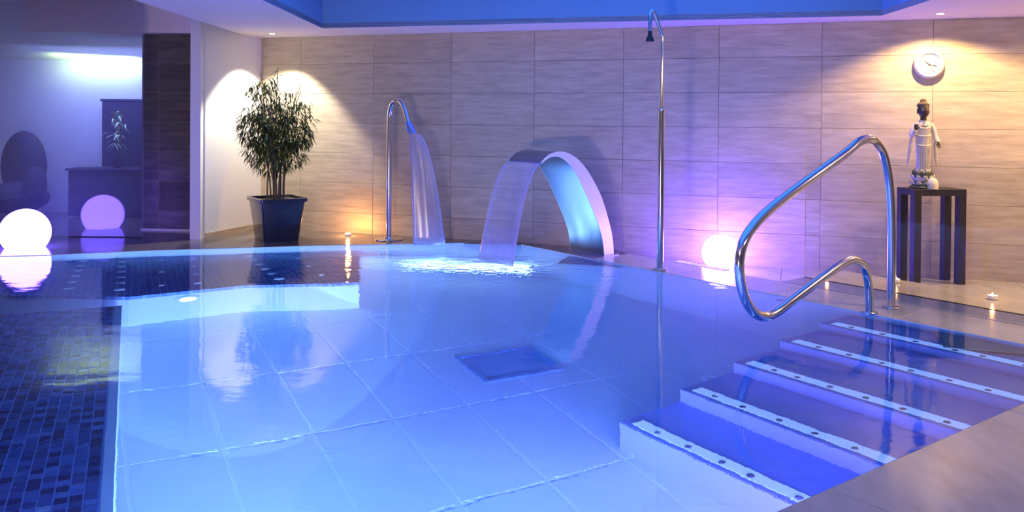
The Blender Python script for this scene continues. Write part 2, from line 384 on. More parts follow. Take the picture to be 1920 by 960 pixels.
def foam_mat():
    m = bpy.data.materials.new('foam'); m.use_nodes = True; nt = m.node_tree; nt.nodes.clear(); L = nt.links.new
    o = N(nt, 'ShaderNodeOutputMaterial'); tr = N(nt, 'ShaderNodeBsdfTransparent')
    df = N(nt, 'ShaderNodeBsdfDiffuse'); df.inputs[0].default_value = (.9, .94, 1, 1)
    tl = N(nt, 'ShaderNodeBsdfTranslucent'); tl.inputs[0].default_value = (.9, .94, 1, 1)
    m1 = N(nt, 'ShaderNodeMixShader'); m1.inputs[0].default_value = .5; L(df.outputs[0], m1.inputs[1]); L(tl.outputs[0], m1.inputs[2])
    uvn = N(nt, 'ShaderNodeUVMap'); le = N(nt, 'ShaderNodeVectorMath', operation='LENGTH'); L(uvn.outputs[0], le.inputs[0])
    mr = N(nt, 'ShaderNodeMapRange'); mr.interpolation_type = 'SMOOTHSTEP'; mr.inputs[1].default_value = 1.0; mr.inputs[2].default_value = .1; mr.inputs[3].default_value = 0; mr.inputs[4].default_value = 1.0; L(le.outputs['Value'], mr.inputs[0])
    tc = N(nt, 'ShaderNodeTexCoord'); mp = N(nt, 'ShaderNodeMapping'); mp.inputs['Scale'].default_value = (.8, 2.2, 1); L(tc.outputs['Object'], mp.inputs['Vector'])
    nz = N(nt, 'ShaderNodeTexNoise'); nz.inputs['Scale'].default_value = 4; nz.inputs['Detail'].default_value = 5; L(mp.outputs[0], nz.inputs['Vector'])
    m2 = N(nt, 'ShaderNodeMapRange'); m2.inputs[1].default_value = .35; m2.inputs[2].default_value = .62; m2.inputs[3].default_value = .45; L(nz.outputs['Fac'], m2.inputs[0])
    ml = N(nt, 'ShaderNodeMath', operation='MULTIPLY'); L(mr.outputs[0], ml.inputs[0]); L(m2.outputs[0], ml.inputs[1])
    mx = N(nt, 'ShaderNodeMixShader'); L(ml.outputs[0], mx.inputs[0]); L(tr.outputs[0], mx.inputs[1]); L(m1.outputs[0], mx.inputs[2]); L(mx.outputs[0], o.inputs[0])
    return m
MT['foam'] = foam_mat()

# ------------------------------------------------------------ wall at the back, tile by tile
W0 = Vector((-1.6, 9.3, 0)); WD = Vector((1, -.345, 0)).normalized(); WN = Vector((WD.y, -WD.x, 0))   # WN faces the room
WANG = math.atan2(WD.y, WD.x)
s0, s1 = -1.46, 8.4
b = MB()
pl = [W0 + WD * s0 - WN * .014, W0 + WD * s1 - WN * .014, W0 + WD * s1 - WN * .2, W0 + WD * s0 - WN * .2]
b.prism([(p.x, p.y) for p in pl], -.12, ZC + .45)
wall_back = tag(b.build('wall_back', MT['grout']), kind='structure')
TW, TH, Z0 = .915, .3275, -.112
tile_meshes = {}
def tile_mesh(w, h, key, mat, th=.013):
    k = (round(w, 3), round(h, 3), key)
    if k not in tile_meshes:
        m = MB(); g = .0012; bv = .002
        hx, hz = w / 2 - g, h / 2 - g
        P = [(-hx,0,-hz),(hx,0,-hz),(hx,0,hz),(-hx,0,hz),(-hx,-th+bv,-hz),(hx,-th+bv,-hz),(hx,-th+bv,hz),(-hx,-th+bv,hz),
             (-hx+bv,-th,-hz+bv),(hx-bv,-th,-hz+bv),(hx-bv,-th,hz-bv),(-hx+bv,-th,hz-bv)]
        F = [(0,1,2,3)[::-1],(8,9,10,11)] + [(i,(i+1)%4,4+(i+1)%4,4+i) for i in range(4)] + [(4+i,4+(i+1)%4,8+(i+1)%4,8+i) for i in range(4)]
        me = new_mesh('tile', P, [tuple(f) for f in F]); me.materials.append(mat); tile_meshes[k] = me
    return tile_meshes[k]
def tile_wall(parent, org, direction, ang, a0, a1, joint, zlo, zhi, mat, key):
    col0 = math.floor((a0 - joint) / TW)
    for c in range(col0, 40):
        x0 = max(joint + c * TW, a0); x1 = min(joint + (c + 1) * TW, a1)
        if x1 - x0 < .02: 
            if x0 >= a1: break
            continue
        r = 0
        while Z0 + r * TH < zhi - .01:
            z0 = max(Z0 + r * TH, zlo); z1 = min(Z0 + (r + 1) * TH, zhi); r += 1
            if z1 - z0 < .02: continue
            o = bpy.data.objects.new('tile', tile_mesh(x1 - x0, z1 - z0, key, mat)); COL.objects.link(o)
            p = org + direction * ((x0 + x1) / 2); n = Vector((direction.y, -direction.x, 0))
            o.location = (p.x - n.x * (.013 - random.uniform(0, .0012)), p.y - n.y * .013, (z0 + z1) / 2); o.rotation_euler = (0, 0, ang); o.parent = parent
tile_wall(wall_back, W0, WD, WANG, s0 + .02, 7.4, .098, -.11, ZC, MT['wall_tile'], 'w')

# corner & left wall (white panel), jamb, corridor
CORN = W0 + WD * (-1.335)
def vprism(name, p, q, th, z0, z1, mat, parent=None):
    p = Vector((p[0], p[1], 0)); q = Vector((q[0], q[1], 0)); d = (q - p).normalized(); n = Vector((-d.y, d.x, 0)) * th
    m = MB(); m.prism([(p.x, p.y), (q.x, q.y), (q.x + n.x, q.y + n.y), (p.x + n.x, p.y + n.y)], z0, z1); return m.build(name, mat, parent)
PJ = (-3.17, 8.82)
wl = tag(vprism('wall_left', PJ, (CORN.x, CORN.y), .1, 0.0, ZC + .4, MT['white_paint']), kind='structure')
tag(vprism('baseboard_left', (PJ[0] + .012, PJ[1] - .004), (CORN.x + .012, CORN.y - .03), .012, 0.0, .055, MT['wall_tile']), kind='structure')
# jamb
b = MB(); b.box((-3.24, 8.78, 1.3), (.105, .10, 2.6)); tag(b.build('trim_1', MT['white_paint']), kind='structure')
# corridor wall (dark stone)
cA = Vector((-4.10, 9.456, 0)); cB = Vector((-3.1, 9.32, 0)); cd = (cB - cA).normalized(); cang = math.atan2(cd.y, cd.x)
cor = tag(vprism('wall_corridor', (cA.x, cA.y), (cB.x, cB.y), .15, 0, ZC + .1, MT['grout']), kind='structure')
tile_wall(cor, cA, cd, cang, 0.0, (cB - cA).length, .2, 0.0, ZC + .02, MT['wall_dark'], 'd')
tag(vprism('baseboard_corridor', (cA.x, cA.y - .03), (cB.x, cB.y - .03), .015, 0, .02, MT['white_paint']), kind='structure')

# ------------------------------------------------------------ ceiling with deep recess
R = [(-1.92, 8.61), (3.13, 7.25), (2.9, 2.6), (-1.96, 2.6)]          # recess opening
OUT = [(-2.95, 10.1), (7.2, 6.55), (7.2, -3.0), (-2.95, -3.0)]
b = MB(); th = .05
for i in range(4):
    j = (i + 1) % 4
    q = [OUT[i], OUT[j], R[j], R[i]]
    b.add([(x, y, ZC) for x, y in q] + [(x, y, ZC + th) for x, y in q], [(0,1,2,3),(7,6,5,4),(0,4,5,1),(2,6,7,3),(1,5,6,2),(3,7,4,0)])
ceil = tag(b.build('ceiling', MT['ceiling']), kind='structure')
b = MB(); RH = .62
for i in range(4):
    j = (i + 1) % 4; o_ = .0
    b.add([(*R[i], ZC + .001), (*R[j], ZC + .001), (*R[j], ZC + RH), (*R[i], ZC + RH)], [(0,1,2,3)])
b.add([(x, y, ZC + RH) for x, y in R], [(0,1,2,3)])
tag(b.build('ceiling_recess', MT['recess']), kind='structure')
# higher ceiling over the left zone, with fascia
b = MB(); b.box((-6.05, 5.0, 2.56), (6.0, 15.0, .1)); tag(b.build('ceiling_left', MT['ceiling']), kind='structure')
b = MB(); b.box((-4.2, 9.12, 2.33), (2.0, .06, .36)); tag(b.build('trim_2', MT['ceiling']), kind='structure')
b = MB(); b.box((-4.2, 9.5, ZC + .03), (2.1, .8, .05)); tag(b.build('ceiling_corridor', MT['ceiling']), kind='structure')
# room sides never seen
b = MB(); b.box((7.1, 2.0, 1.1), (.1, 11, 2.6)); tag(b.build('wall_right', MT['white_paint']), kind='structure')
b = MB(); b.box((-.5, -3.0, 1.1), (16, .1, 3.0)); tag(b.build('wall_front', MT['white_paint']), kind='structure')
b = MB(); b.box((-8.9, 4, 1.2), (.1, 14, 2.8)); tag(b.build('wall_far_left', MT['white_paint']), kind='structure')

# ------------------------------------------------------------ pool shell
ZF = -1.2
POOL = [(3.19, 4.47), None]
L2a = uv(-.08, 0); L2b = uv(-.08, 5.9)
POOL = [(L2a.x, L2a.y), (.10, 8.57), (-.54, 8.64), (-1.88, 8.40), (-3.44, 7.98), (-4.25, 7.66), (-6.8, 7.3), (-6.8, 1.1), (L2b.x, L2b.y)]
NP = len(POOL)
b = MB()
b.add([(x, y, 0) for x, y in POOL] + [(x, y, ZF - .02) for x, y in POOL], [(i, (i + 1) % NP, NP + (i + 1) % NP, NP + i) for i in range(NP)])
pw = tag(b.build('pool_wall', MT['pool_wall']), kind='structure')
b = MB(); b.add([(x, y, ZF - .0005) for x, y in POOL], [tuple(range(NP))])
pf = tag(b.build('pool_floor', MT['pool_grout']), kind='structure')
Ug = Vector((.45, -.893, 0)).normalized(); Vg = Vector((-.893, -.45, 0)).normalized(); gang = math.atan2(Ug.y, Ug.x)
def inside(p, poly):
    c = False; n = len(poly)
    for i in range(n):
        x1, y1 = poly[i]; x2, y2 = poly[(i + 1) % n]
        if (y1 > p[1]) != (y2 > p[1]) and p[0] < (x2 - x1) * (p[1] - y1) / (y2 - y1) + x1: c = not c
    return c
m = MB(); m.box((0, 0, 0), (.95 - .016, .45 - .016, .016), bev=.004)
ft = new_mesh('floor_tile', m.v, m.f); ft.materials.append(MT['pool_tile'])
for i in range(-12, 4):
    for j in range(-10, 16):
        cu = -3.57 + i * .95 + .475; cv = -2.0 + j * .45 + .225
        p = Ug * cu + Vg * cv
        if not inside((p.x, p.y), POOL) or p.y < 2.2 or p.x < -2.9: continue
        o = bpy.data.objects.new('floor_tile', ft); COL.objects.link(o); o.location = (p.x, p.y, ZF - .006); o.rotation_euler = (0, 0, gang); o.parent = pf
# drain grate
dc = Ug * (-5.03) + Vg * (-2.52)
dr = empty('floor_drain', (dc.x, dc.y, ZF + .004), gang, 'square blue drain cover set in the pale pool floor', 'drain')
MT['drain'] = plain('drain_cover', (.17, .36, .62), .5)
b = MB(); fw = .5; fh = .56
for sx in (-1, 1): b.box((sx * (fw / 2 - .015), 0, .004), (.03, fh, .02))
for sy in (-1, 1): b.box((0, sy * (fh / 2 - .015), .004), (fw - .06, .03, .02))
b.build('frame', MT['drain'], dr)
b = MB(); b.box((0, 0, -.0005), (fw - .06, fh - .06, .009)); b.build('cover_plate', MT['drain'], dr)

# ------------------------------------------------------------ steps in the pool
steps = tag(bpy.data.objects.new('pool_steps', None), kind='structure'); COL.objects.link(steps)
nz_V = [.34, .76, 1.20, 1.66, 2.12]; nz_z = [-.17, -.35, -.53, -.71, -.89]
prev = 0.0
UL = -1.60; UR = -.08
for k in range(5):
    v1 = nz_V[k]; zt = nz_z[k]
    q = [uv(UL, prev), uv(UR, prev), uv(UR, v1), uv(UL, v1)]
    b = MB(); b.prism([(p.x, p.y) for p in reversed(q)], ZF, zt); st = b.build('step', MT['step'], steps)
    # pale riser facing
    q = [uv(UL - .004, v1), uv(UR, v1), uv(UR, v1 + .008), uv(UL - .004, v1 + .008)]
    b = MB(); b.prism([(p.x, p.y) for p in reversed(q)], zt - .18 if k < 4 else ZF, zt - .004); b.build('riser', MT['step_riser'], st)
    q = [uv(UL + .05, v1 - .105), uv(UR, v1 - .105), uv(UR, v1 - .03), uv(UL + .05, v1 - .03)]
    b = MB(); b.prism([(p.x, p.y) for p in reversed(q)], zt - .002, zt + .006); ns = b.build('nosing_strip', MT['glow_nosing'], st)
    for j in range(7):
        b = MB(); c = uv(UL + .2 + j * .2 + random.uniform(-.03, .03), v1 - .055, zt + .009); b.lathe([(.018, -.004), (.018, .002), (.012, .005)], c, 10); b.build('stud', MT['stud'], st)
    prev = v1
# closing side plate of the stair
b = MB(); 
pr = [(0, nz_z[0])]
for k in range(5): pr += [(nz_V[k], nz_z[k]), (nz_V[k], nz_z[k + 1] if k < 4 else ZF)]
pr += [(0, ZF)]
a_ = [uv(UL - .01, v, z) for v, z in pr]; c_ = [uv(UL - .001, v, z) for v, z in pr]; n = len(pr)
b.add(a_ + c_, [tuple(range(n)), tuple(reversed(range(n, 2 * n)))] + [(i, (i + 1) % n, n + (i + 1) % n, n + i) for i in range(n)])
b.build('side_panel', MT['step_riser'], steps)

# ------------------------------------------------------------ submerged benches
qd = Vector((-.408, .913, 0)); pd = Vector((.913, .408, 0)); K = Vector((-2.74, 6.0, 0)); bang = math.atan2(pd.y, pd.x)
ZB = -.35
nb = tag(MB().prism([(p.x, p.y) for p in (K - pd * .001, K - qd * 4.6 , K - qd * 4.6 - pd * 3.4, K - pd * 3.4)][::-1], ZF, ZB - .006).build('near_bench', MT['pool_wall']), kind='structure')
m = MB(); m.box((0, 0, 0), (.044, .044, .008), bev=.002); tm = new_mesh('mosaic_tile', m.v, m.f); tm.materials.append(MT['tess'])
far = MB(); cnt = 0
for r in range(0, 74):
    for c in range(0, 46):
        if c * .05 > 1.75 + (0 if r < 30 else -.1): continue
        p = K - qd * (.03 + r * .05) - pd * (.075 + c * .05)
        if r >= 52 and r < 66 and c < 22 and cnt < 300:
            o = bpy.data.objects.new('mosaic_tile', tm); COL.objects.link(o); o.location = (p.x, p.y, ZB - .003); o.rotation_euler = (0, 0, bang); o.parent = nb; cnt += 1
        else:
            far.box((p.x, p.y, ZB - .003), (.044, .044, .008), rz=bang, bev=.002)
tag(far.build('mosaic_field', MT['tess'], nb), kind='stuff')
b = MB(); b.prism([(p.x, p.y) for p in (K - pd * .045, K - qd * 3.7 - pd * .045, K - qd * 3.7 - pd * 3.0, K - pd * 3.0)][::-1], ZB - .01, ZB - .0045); b.build('grout_bed', MT['mosaic_grout'], nb)
b = MB(); b.prism([(p.x, p.y) for p in (K, K - qd * 4.6, K - qd * 4.6 - pd * .042, K - pd * .042)][::-1], ZB - .02, ZB + .004); b.build('edge_trim', MT['pool_wall'], nb)

FB = [(-6.78, 5.9), (-3.78, 6.30), (-2.82, 6.28), (-2.10, 6.74), (-1.22, 6.89), (-1.50, 8.45), (-1.88, 8.39), (-3.44, 7.97), (-4.25, 7.65), (-6.78, 7.28)]
fb = tag(MB().prism(FB, ZB - .1, ZB).build('far_bench', MT['mosaic_far']), kind='structure')
FBi = [(-6.78, 5.9), (-3.78, 6.305), (-2.82, 6.285), (-2.10, 6.745), (-1.225, 6.895), (-1.50, 8.44), (-1.88, 8.38), (-3.44, 7.96), (-4.25, 7.64), (-6.78, 7.27)]
MB().prism([(x, y - .004) for x, y in FBi], ZF, ZB - .012).build('riser', MT['riser'], fb)
jm = MB(); jm.lathe([(.02, -.002), (.02, .006), (.012, .012)], (0, 0, 0), 12); jmesh = new_mesh('air_jet', jm.v, jm.f, True); jmesh.materials.append(MT['nosing'])
for (ax, ay, bx, by, n, sc) in ((-3.89, 7.74, -3.40, 6.55, 6, 1.15), (-3.52, 7.70, -3.00, 6.53, 6, 1.25), (-2.49, 8.09, -1.91, 7.02, 6, 1.3),
                               (-4.45, 7.3, -4.1, 6.5, 4, .8), (-2.95, 7.9, -2.5, 6.8, 4, .9), (-3.2, 7.8, -2.75, 6.7, 3, .7), (-2.0, 8.0, -1.6, 7.2, 3, .7)):
    for i in range(n):
        t = i / max(n - 1, 1); o = bpy.data.objects.new('air_jet', jmesh); COL.objects.link(o)
        o.location = (ax + (bx - ax) * t, ay + (by - ay) * t, ZB + .002); o.scale = (sc * 1.7, sc * 1.7, 1.4); o.parent = fb
# lamp on the bench riser
lp = empty('pool_lamp', (-2.47, 6.50, -.60), math.radians(32), 'round white underwater lamp on the pale riser of the far bench', 'pool lamp')
rx = Matrix.Rotation(PI / 2, 4, 'X')
MB().lathe([(.10, -.01), (.10, .02), (.085, .028)], (0, 0, 0), 28, mat=rx).build('ring', MT['white_paint'], lp)
MB().lathe([(.08, .024), (.05, .032), (1e-5, .034)], (0, 0, 0), 28, mat=rx).build('lens', emis('lens_light', (.75, .88, 1.0), 6), lp)

# small round fitting on the floor left of the steps
fi = empty('inlet_fitting', (1.26, 5.36, ZF + .003), 0, 'small round pale fitting on the pool floor left of the steps', 'fitting')
MB().lathe([(.055, .0), (.055, .006), (.045, .012), (.02, .013)], (0, 0, 0), 24).build('ring', MT['nosing'], fi)
MB().lathe([(.02, .008), (.02, .016), (1e-5, .018)], (0, 0, 0), 16).build('hub', MT['steel'], fi)

# ------------------------------------------------------------ water
wz = -.004
b = MB(); n1 = len(POOL)
b.add([(x, y, wz) for x, y in POOL], [tuple(range(n1))])
wo = b.build('pool_water', MT['water']); tag(wo, kind='stuff', label='clear blue-lit pool water with soft ripples', cat='water')

# ------------------------------------------------------------ decks
floor = bpy.data.objects.new('floor', None); COL.objects.link(floor); tag(floor, kind='structure')
def slab(poly, z1, mat, name='floor_tile', th=.03, g=.0025, parent=floor):
    c = sum((Vector((p[0], p[1], 0)) for p in poly), Vector()) / len(poly)
    P = [Vector((p[0], p[1], 0)) for p in poly]; Q = [p + (c - p).normalized() * g for p in P]
    ar = sum(P[i].x * P[(i + 1) % len(P)].y - P[(i + 1) % len(P)].x * P[i].y for i in range(len(P)))
    if ar < 0: Q = Q[::-1]; 
    Q2 = [p + (c - p).normalized() * .003 for p in Q]; n = len(Q)
    V_ = [(p.x, p.y, z1 - th) for p in Q] + [(p.x, p.y, z1 - .0015) for p in Q] + [(p.x, p.y, z1) for p in Q2]
    V_ = [(x - c.x, y - c.y, z) for x, y, z in V_]
    F = [tuple(reversed(range(n))), tuple(range(2 * n, 3 * n))] + [(i, (i + 1) % n, n + (i + 1) % n, n + i) for i in range(n)] + [(n + i, n + (i + 1) % n, 2 * n + (i + 1) % n, 2 * n + i) for i in range(n)]
    return obj(name, new_mesh(name, V_, F), mat, parent, (c.x, c.y, 0))
def U2(u, v): p = uv(u, v); return (p.x, p.y)
def lerp(a, b_, t): return (a[0] + (b_[0] - a[0]) * t, a[1] + (b_[1] - a[1]) * t)
# lower deck by the wall
DL = -.1
for i in range(7):
    for j in range(5):
        a0, a1 = 2.45 + i * .95, 2.45 + (i + 1) * .95
        P0 = W0 + WD * a0 + WN * (.0 + j * .95); P1 = W0 + WD * a1 + WN * (.0 + j * .95); P2 = P1 + WN * .95; P3 = P0 + WN * .95
        q = [(P0.x, P0.y), (P1.x, P1.y), (P2.x, P2.y), (P3.x, P3.y)]
        cc = Vector((sum(x for x, y in q) / 4, sum(y for x, y in q) / 4, 0)) - C0
        if cc.dot(V) > -.2 and cc.dot(U) < .5: continue
        slab(q, DL, MT['deck'], th=.02)
b = MB(); b.prism([(1.0, 8.55), (7, 6.4), (7, 2.5), (3.3, 4.3)][::-1], DL - .06, DL - .015); b.build('floor_base', MT['grout'], floor)
# coping along the far right edge
us = [-4.17, -3.2, -2.25, -1.3, -.35, .75]
for i in range(len(us) - 1):
    mt_ = MT['deck']
    slab([U2(us[i], 0), U2(us[i + 1], 0), U2(us[i + 1], -.475), U2(us[i], -.475)], 0.0, mt_, 'coping_slab', th=.12)
# channel between the two grooves carrying the glass
us = [-2.5, -1.6, -.7, .2, 1.1]
for i in range(len(us) - 1):
    slab([U2(us[i], -.50), U2(us[i + 1], -.50), U2(us[i + 1], -.795), U2(us[i], -.795)], -.002, MT['deck'], 'channel_slab', th=.11)
    slab([U2(us[i], -.825), U2(us[i + 1], -.825), U2(us[i + 1], -1.35), U2(us[i], -1.35)], -.004 , MT['deck'], 'channel_slab', th=.05)
b = MB(); b.prism([U2(-2.5, -.474), U2(1.1, -.474), U2(1.1, -.826), U2(-2.5, -.826)], -.12, -.045); b.build('groove_bed', MT['black'], floor)
# back-left deck
A = [(-.0, 8.573), (-.54, 8.64), (-1.88, 8.40), (-3.44, 7.98), (-4.25, 7.66)]
Bk = []
for a_ in A:
    s = (Vector((a_[0], a_[1], 0)) - W0).dot(WD); p = W0 + WD * s; Bk.append((p.x, p.y))
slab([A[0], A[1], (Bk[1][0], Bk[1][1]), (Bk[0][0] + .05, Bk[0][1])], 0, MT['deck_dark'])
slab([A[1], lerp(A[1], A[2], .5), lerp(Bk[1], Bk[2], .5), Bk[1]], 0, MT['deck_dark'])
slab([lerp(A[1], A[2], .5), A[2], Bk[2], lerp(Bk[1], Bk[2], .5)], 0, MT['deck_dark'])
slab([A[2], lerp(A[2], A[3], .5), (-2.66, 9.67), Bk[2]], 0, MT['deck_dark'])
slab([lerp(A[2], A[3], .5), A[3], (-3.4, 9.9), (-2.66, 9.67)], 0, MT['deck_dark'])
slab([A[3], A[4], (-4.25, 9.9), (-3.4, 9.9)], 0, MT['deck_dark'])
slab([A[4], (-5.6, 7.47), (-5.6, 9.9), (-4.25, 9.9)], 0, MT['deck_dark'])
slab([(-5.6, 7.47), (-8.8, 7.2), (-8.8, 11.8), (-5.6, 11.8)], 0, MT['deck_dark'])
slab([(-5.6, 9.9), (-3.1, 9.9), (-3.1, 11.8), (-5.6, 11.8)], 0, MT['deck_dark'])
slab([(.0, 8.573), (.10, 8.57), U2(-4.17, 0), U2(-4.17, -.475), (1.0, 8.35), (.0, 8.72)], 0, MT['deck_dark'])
# near deck (right front), big slabs
vs_ = [-1.4, -.1, 1.27, 2.62, 3.95, 5.3, 6.6]; uu = [-.08, 1.25, 2.6, 4.0]
for i in range(len(vs_) - 1):
    for j in range(3):
        slab([U2(uu[j], vs_[i]), U2(uu[j + 1], vs_[i]), U2(uu[j + 1], vs_[i + 1]), U2(uu[j], vs_[i + 1])], 0.001, MT['deck'], 'coping_slab', th=.06)
b = MB(); b.prism([U2(-.06, -1.4), U2(-.06, 6.6), U2(4, 6.6), U2(4, -1.4)][::-1], -.12, -.045); b.build('floor_base', MT['grout'], floor)
b = MB(); b.prism([U2(4, -3), U2(4, 9), U2(7.5, 9), U2(7.5, -3)][::-1], -.12, 0.0); b.build('floor_base', MT['deck'], floor)
# grated overflow teeth beside the shower
gr = empty('overflow_grate', tuple(uv(-3.35, -.5)), 0, 'short white comb-like overflow grate beside the shower post', 'grate')
MB().prism([tuple(Vector(U2(-3.62, -.478)) - Vector((gr.location.x, gr.location.y))), tuple(Vector(U2(-3.05, -.478)) - Vector((gr.location.x, gr.location.y))),
            tuple(Vector(U2(-3.05, -.49)) - Vector((gr.location.x, gr.location.y))), tuple(Vector(U2(-3.62, -.49)) - Vector((gr.location.x, gr.location.y)))][::-1], -.03, .003).build('rail', MT['white_paint'], gr)
for i in range(13):
    c = uv(-3.6 + i * .044, -.53) - gr.location
    MB().box((c.x, c.y, -.002), (.02, .085, .012), rz=math.atan2(U.y, U.x)).build('tooth', MT['white_paint'], gr)

# ------------------------------------------------------------ handrail
prof = [(.0, .0), (.0, .35), (.01, .62), (.045, .86), (.11, 1.03), (.2, 1.12), (.3, 1.145), (.42, 1.125), (.56, 1.06), (.8, .965), (1.05, .866), (1.28, .77), (1.44, .69),
        (1.555, .60), (1.605, .50), (1.605, .38), (1.56, .255), (1.48, .165), (1.38, .125), (1.27, .135), (1.12, .185), (.9, .26), (.7, .325), (.56, .362), (.46, .368), (.37, .335), (.31, .27), (.28, .18), (.27, .08), (.27, 0)]
r1 = Vector((2.57, 5.75, 0))
hr = empty('handrail', r1, 0, 'polished steel figure-four handrail curving over the pool steps', 'handrail')
pts = catmull([V * s + Vector((0, 0, z)) for s, z in prof], 7)
MB().tube(pts, .0285, 20).build('rail', MT['steel'], hr)
for s in (0, .27):
    MB().lathe([(.055, .001), (.055, .008), (.045, .013), (.03, .014)], tuple(V * s), 24).build('flange', MT['steel'], hr)

# ------------------------------------------------------------ water cannon arch (wide cascade)
outer = [(-.303, 0), (-.285, .15), (-.245, .293), (-.141, .546), (.014, .771), (.144, .896), (.271, .96), (.364, .976), (.456, .963), (.516, .936), (.575, .885)]
inner = [(-.181, 0), (-.165, .12), (-.124, .252), (-.023, .454), (.109, .678), (.207, .815), (.301, .893), (.394, .930), (.47, .925), (.52, .905), (.572, .872)]
ar = empty('cascade_fountain', tuple(uv(-4.43, -.1)), 0, 'wide curved steel cascade fountain arching over the pool', 'fountain')
def dense(pr): return catmull([(a, c, 0) for a, c in pr], 5)
OD, ID = dense(outer), dense(inner)
b = MB(); hw = .235
def ap(u, q): return U * u + V * (q.x + .1) + Vector((0, 0, q.y))
for side, nm in ((hw, 'rim'), (-hw, 'rim')):
    b = MB(); vs = []
    w = .006 if side > 0 else -.006
    for q in OD: vs += [ap(side, q), ap(side + w, q)]
    for q in ID: vs += [ap(side, q), ap(side + w, q)]
    n = len(OD); F = []
    for i in range(n - 1):
        o0, o1, i0, i1 = 2 * i, 2 * i + 2, 2 * n + 2 * i, 2 * n + 2 * i + 2
        F += [(o0, o1, i1, i0), (o0 + 1, i0 + 1, i1 + 1, o1 + 1), (o0, o0 + 1, o1 + 1, o1), (i0, i1, i1 + 1, i0 + 1)]
    F += [(2 * n - 2, 2 * n - 1, 4 * n - 1, 4 * n - 2), (0, 2 * n, 2 * n + 1, 1)]
    b.add(vs, F); b.build(nm, MT['white_steel'] if 'white_steel' in MT else MT.setdefault('rim', plain('satin_rim', (.93, .91, .80), .3, 0)), ar)
for nm, D_ in (('outer_plate', OD), ('inner_plate', ID)):
    b = MB(); vs = []; sg = 1 if nm == 'outer_plate' else -1
    for u in (-hw, hw):
        for q in D_: vs.append(ap(u, q))
    n = len(D_); b.add(vs, [(i, i + 1, n + i + 1, n + i) for i in range(n - 1)], True)
    o = b.build(nm, MT['steel_brushed'], ar)
b = MB(); b.add([ap(-hw, OD[-1]), ap(hw, OD[-1]), ap(hw, ID[-1]), ap(-hw, ID[-1])], [(0, 1, 2, 3)]); b.build('lip', MT['steel_brushed'], ar)
b = MB(); b.box((0, 0, 0), (.54, .19, .008), mat=Matrix.Translation(V * (-.142) + Vector((0, 0, .004))) @ Matrix.Rotation(math.atan2(U.y, U.x), 4, 'Z')); b.build('base_plate', MT['steel_brushed'], ar)

def sheet(name, left, right, mat, nu=16, thick=.0, label='', wob=.006):
    """falling water sheet between two edge curves given from top to bottom"""
    n = len(left); vs = []; me = bpy.data.meshes.new(name); uvs = []
    for i in range(n):
        for k in range(nu + 1):
            t = k / nu; p = left[i].lerp(right[i], t)
            off = wob * math.sin(t * 11 + 2) * (i / n) + thick * math.sin(t * PI)
            d = (right[i] - left[i]).normalized(); nn = Vector((-d.y, d.x, 0))
            vs.append(p - nn * off); uvs.append((t, 1 - i / (n - 1)))
    fs = [(i * (nu + 1) + k, i * (nu + 1) + k + 1, (i + 1) * (nu + 1) + k + 1, (i + 1) * (nu + 1) + k) for i in range(n - 1) for k in range(nu)]
    me.from_pydata([tuple(v) for v in vs], [], fs); me.update()
    l = me.uv_layers.new(name='UVMap')
    for p in me.polygons:
        p.use_smooth = True
        for li in p.loop_indices: l.data[li].uv = uvs[me.loops[li].vertex_index]
    o = obj(name, me, mat); m = o.modifiers.new('s', 'SOLIDIFY'); m.thickness = .006; m.offset = 0
    return tag(o, label, 'water')
MT['fall_wide'] = falling_water_mat('fall_wide', .17, (.74, .74, 1.0), edge=.25, scale=42)
MT['fall_thin'] = falling_water_mat('fall_thin', .34, (.66, .66, 1.0), edge=.7, scale=22)
Lc = []; Rc = []
for i in range(22):
    t = i / 21; z = .872 * (1 - t * t) + .0 * t; v = .572 + .32 * t
    if i == 21: z = 0.002
    Lc.append(uv(-4.66 - .01 * t, v, z)); Rc.append(uv(-4.19 - .02 * t, v - .03 * t, z))
sheet('water_curtain', Lc, Rc, MT['fall_wide'], 24, label='translucent water curtain falling from the wide cascade arch')

# ------------------------------------------------------------ swan neck spout
sp0 = Vector((-1.27, 8.84, 0)); D = Vector((.75, -.66, 0)).normalized(); Dn = Vector((-D.y, D.x, 0))
sp = empty('spout_fountain', sp0, 0, 'slim steel swan-neck spout pouring water at the back edge', 'fountain')
path = [(0, 0, .001), (0, 0, .7), (0, 0, 1.2), (.006, 0, 1.31), (.035, 0, 1.395), (.085, 0, 1.438), (.13, 0, 1.448), (.18, 0, 1.428), (.225, 0, 1.375), (.262, 0, 1.30), (.29, 0, 1.225)]
PP = catmull([D * a + Vector((0, 0, z)) for a, _, z in path], 6)
spp = MB().tube(PP, .0275, 20).build('pipe', MT['steel'], sp)
# flattened nozzle
b = MB(); rings = []
for t, w, h_ in ((0, .030, .030), (.2, .040, .030), (.6, .050, .024), (1.0, .056, .018)):
    c = D * (.286 + .058 * t) + Vector((0, 0, 1.235 - .125 * t)); ax = (Dn + (Vector((.93, -.37, 0)) - Dn) * min(1, t * 2)).normalized() if False else Vector((.93, -.37, 0)); up = Vector((.34, .86, .2)).normalized()
    rings.append([c + ax * w * math.cos(a) + up * h_ * math.sin(a) for a in [2 * PI * k / 20 for k in range(20)]])
vs = [p for r in rings for p in r]; fs = [(i * 20 + k, i * 20 + (k + 1) % 20, (i + 1) * 20 + (k + 1) % 20, (i + 1) * 20 + k) for i in range(3) for k in range(20)]
fs += [tuple(range(60, 80))]
b.add(vs, fs, True); b.build('nozzle', plain('satin_nozzle', (.30, .42, .80), .35, .7), spp)
MB().lathe([(.15, .001), (.15, .008), (.14, .014), (.05, .016), (.045, .03), (.029, .032)], (0, 0, 0), 36).build('base_flange', MT['steel'], sp)
Lc = []; Rc = []
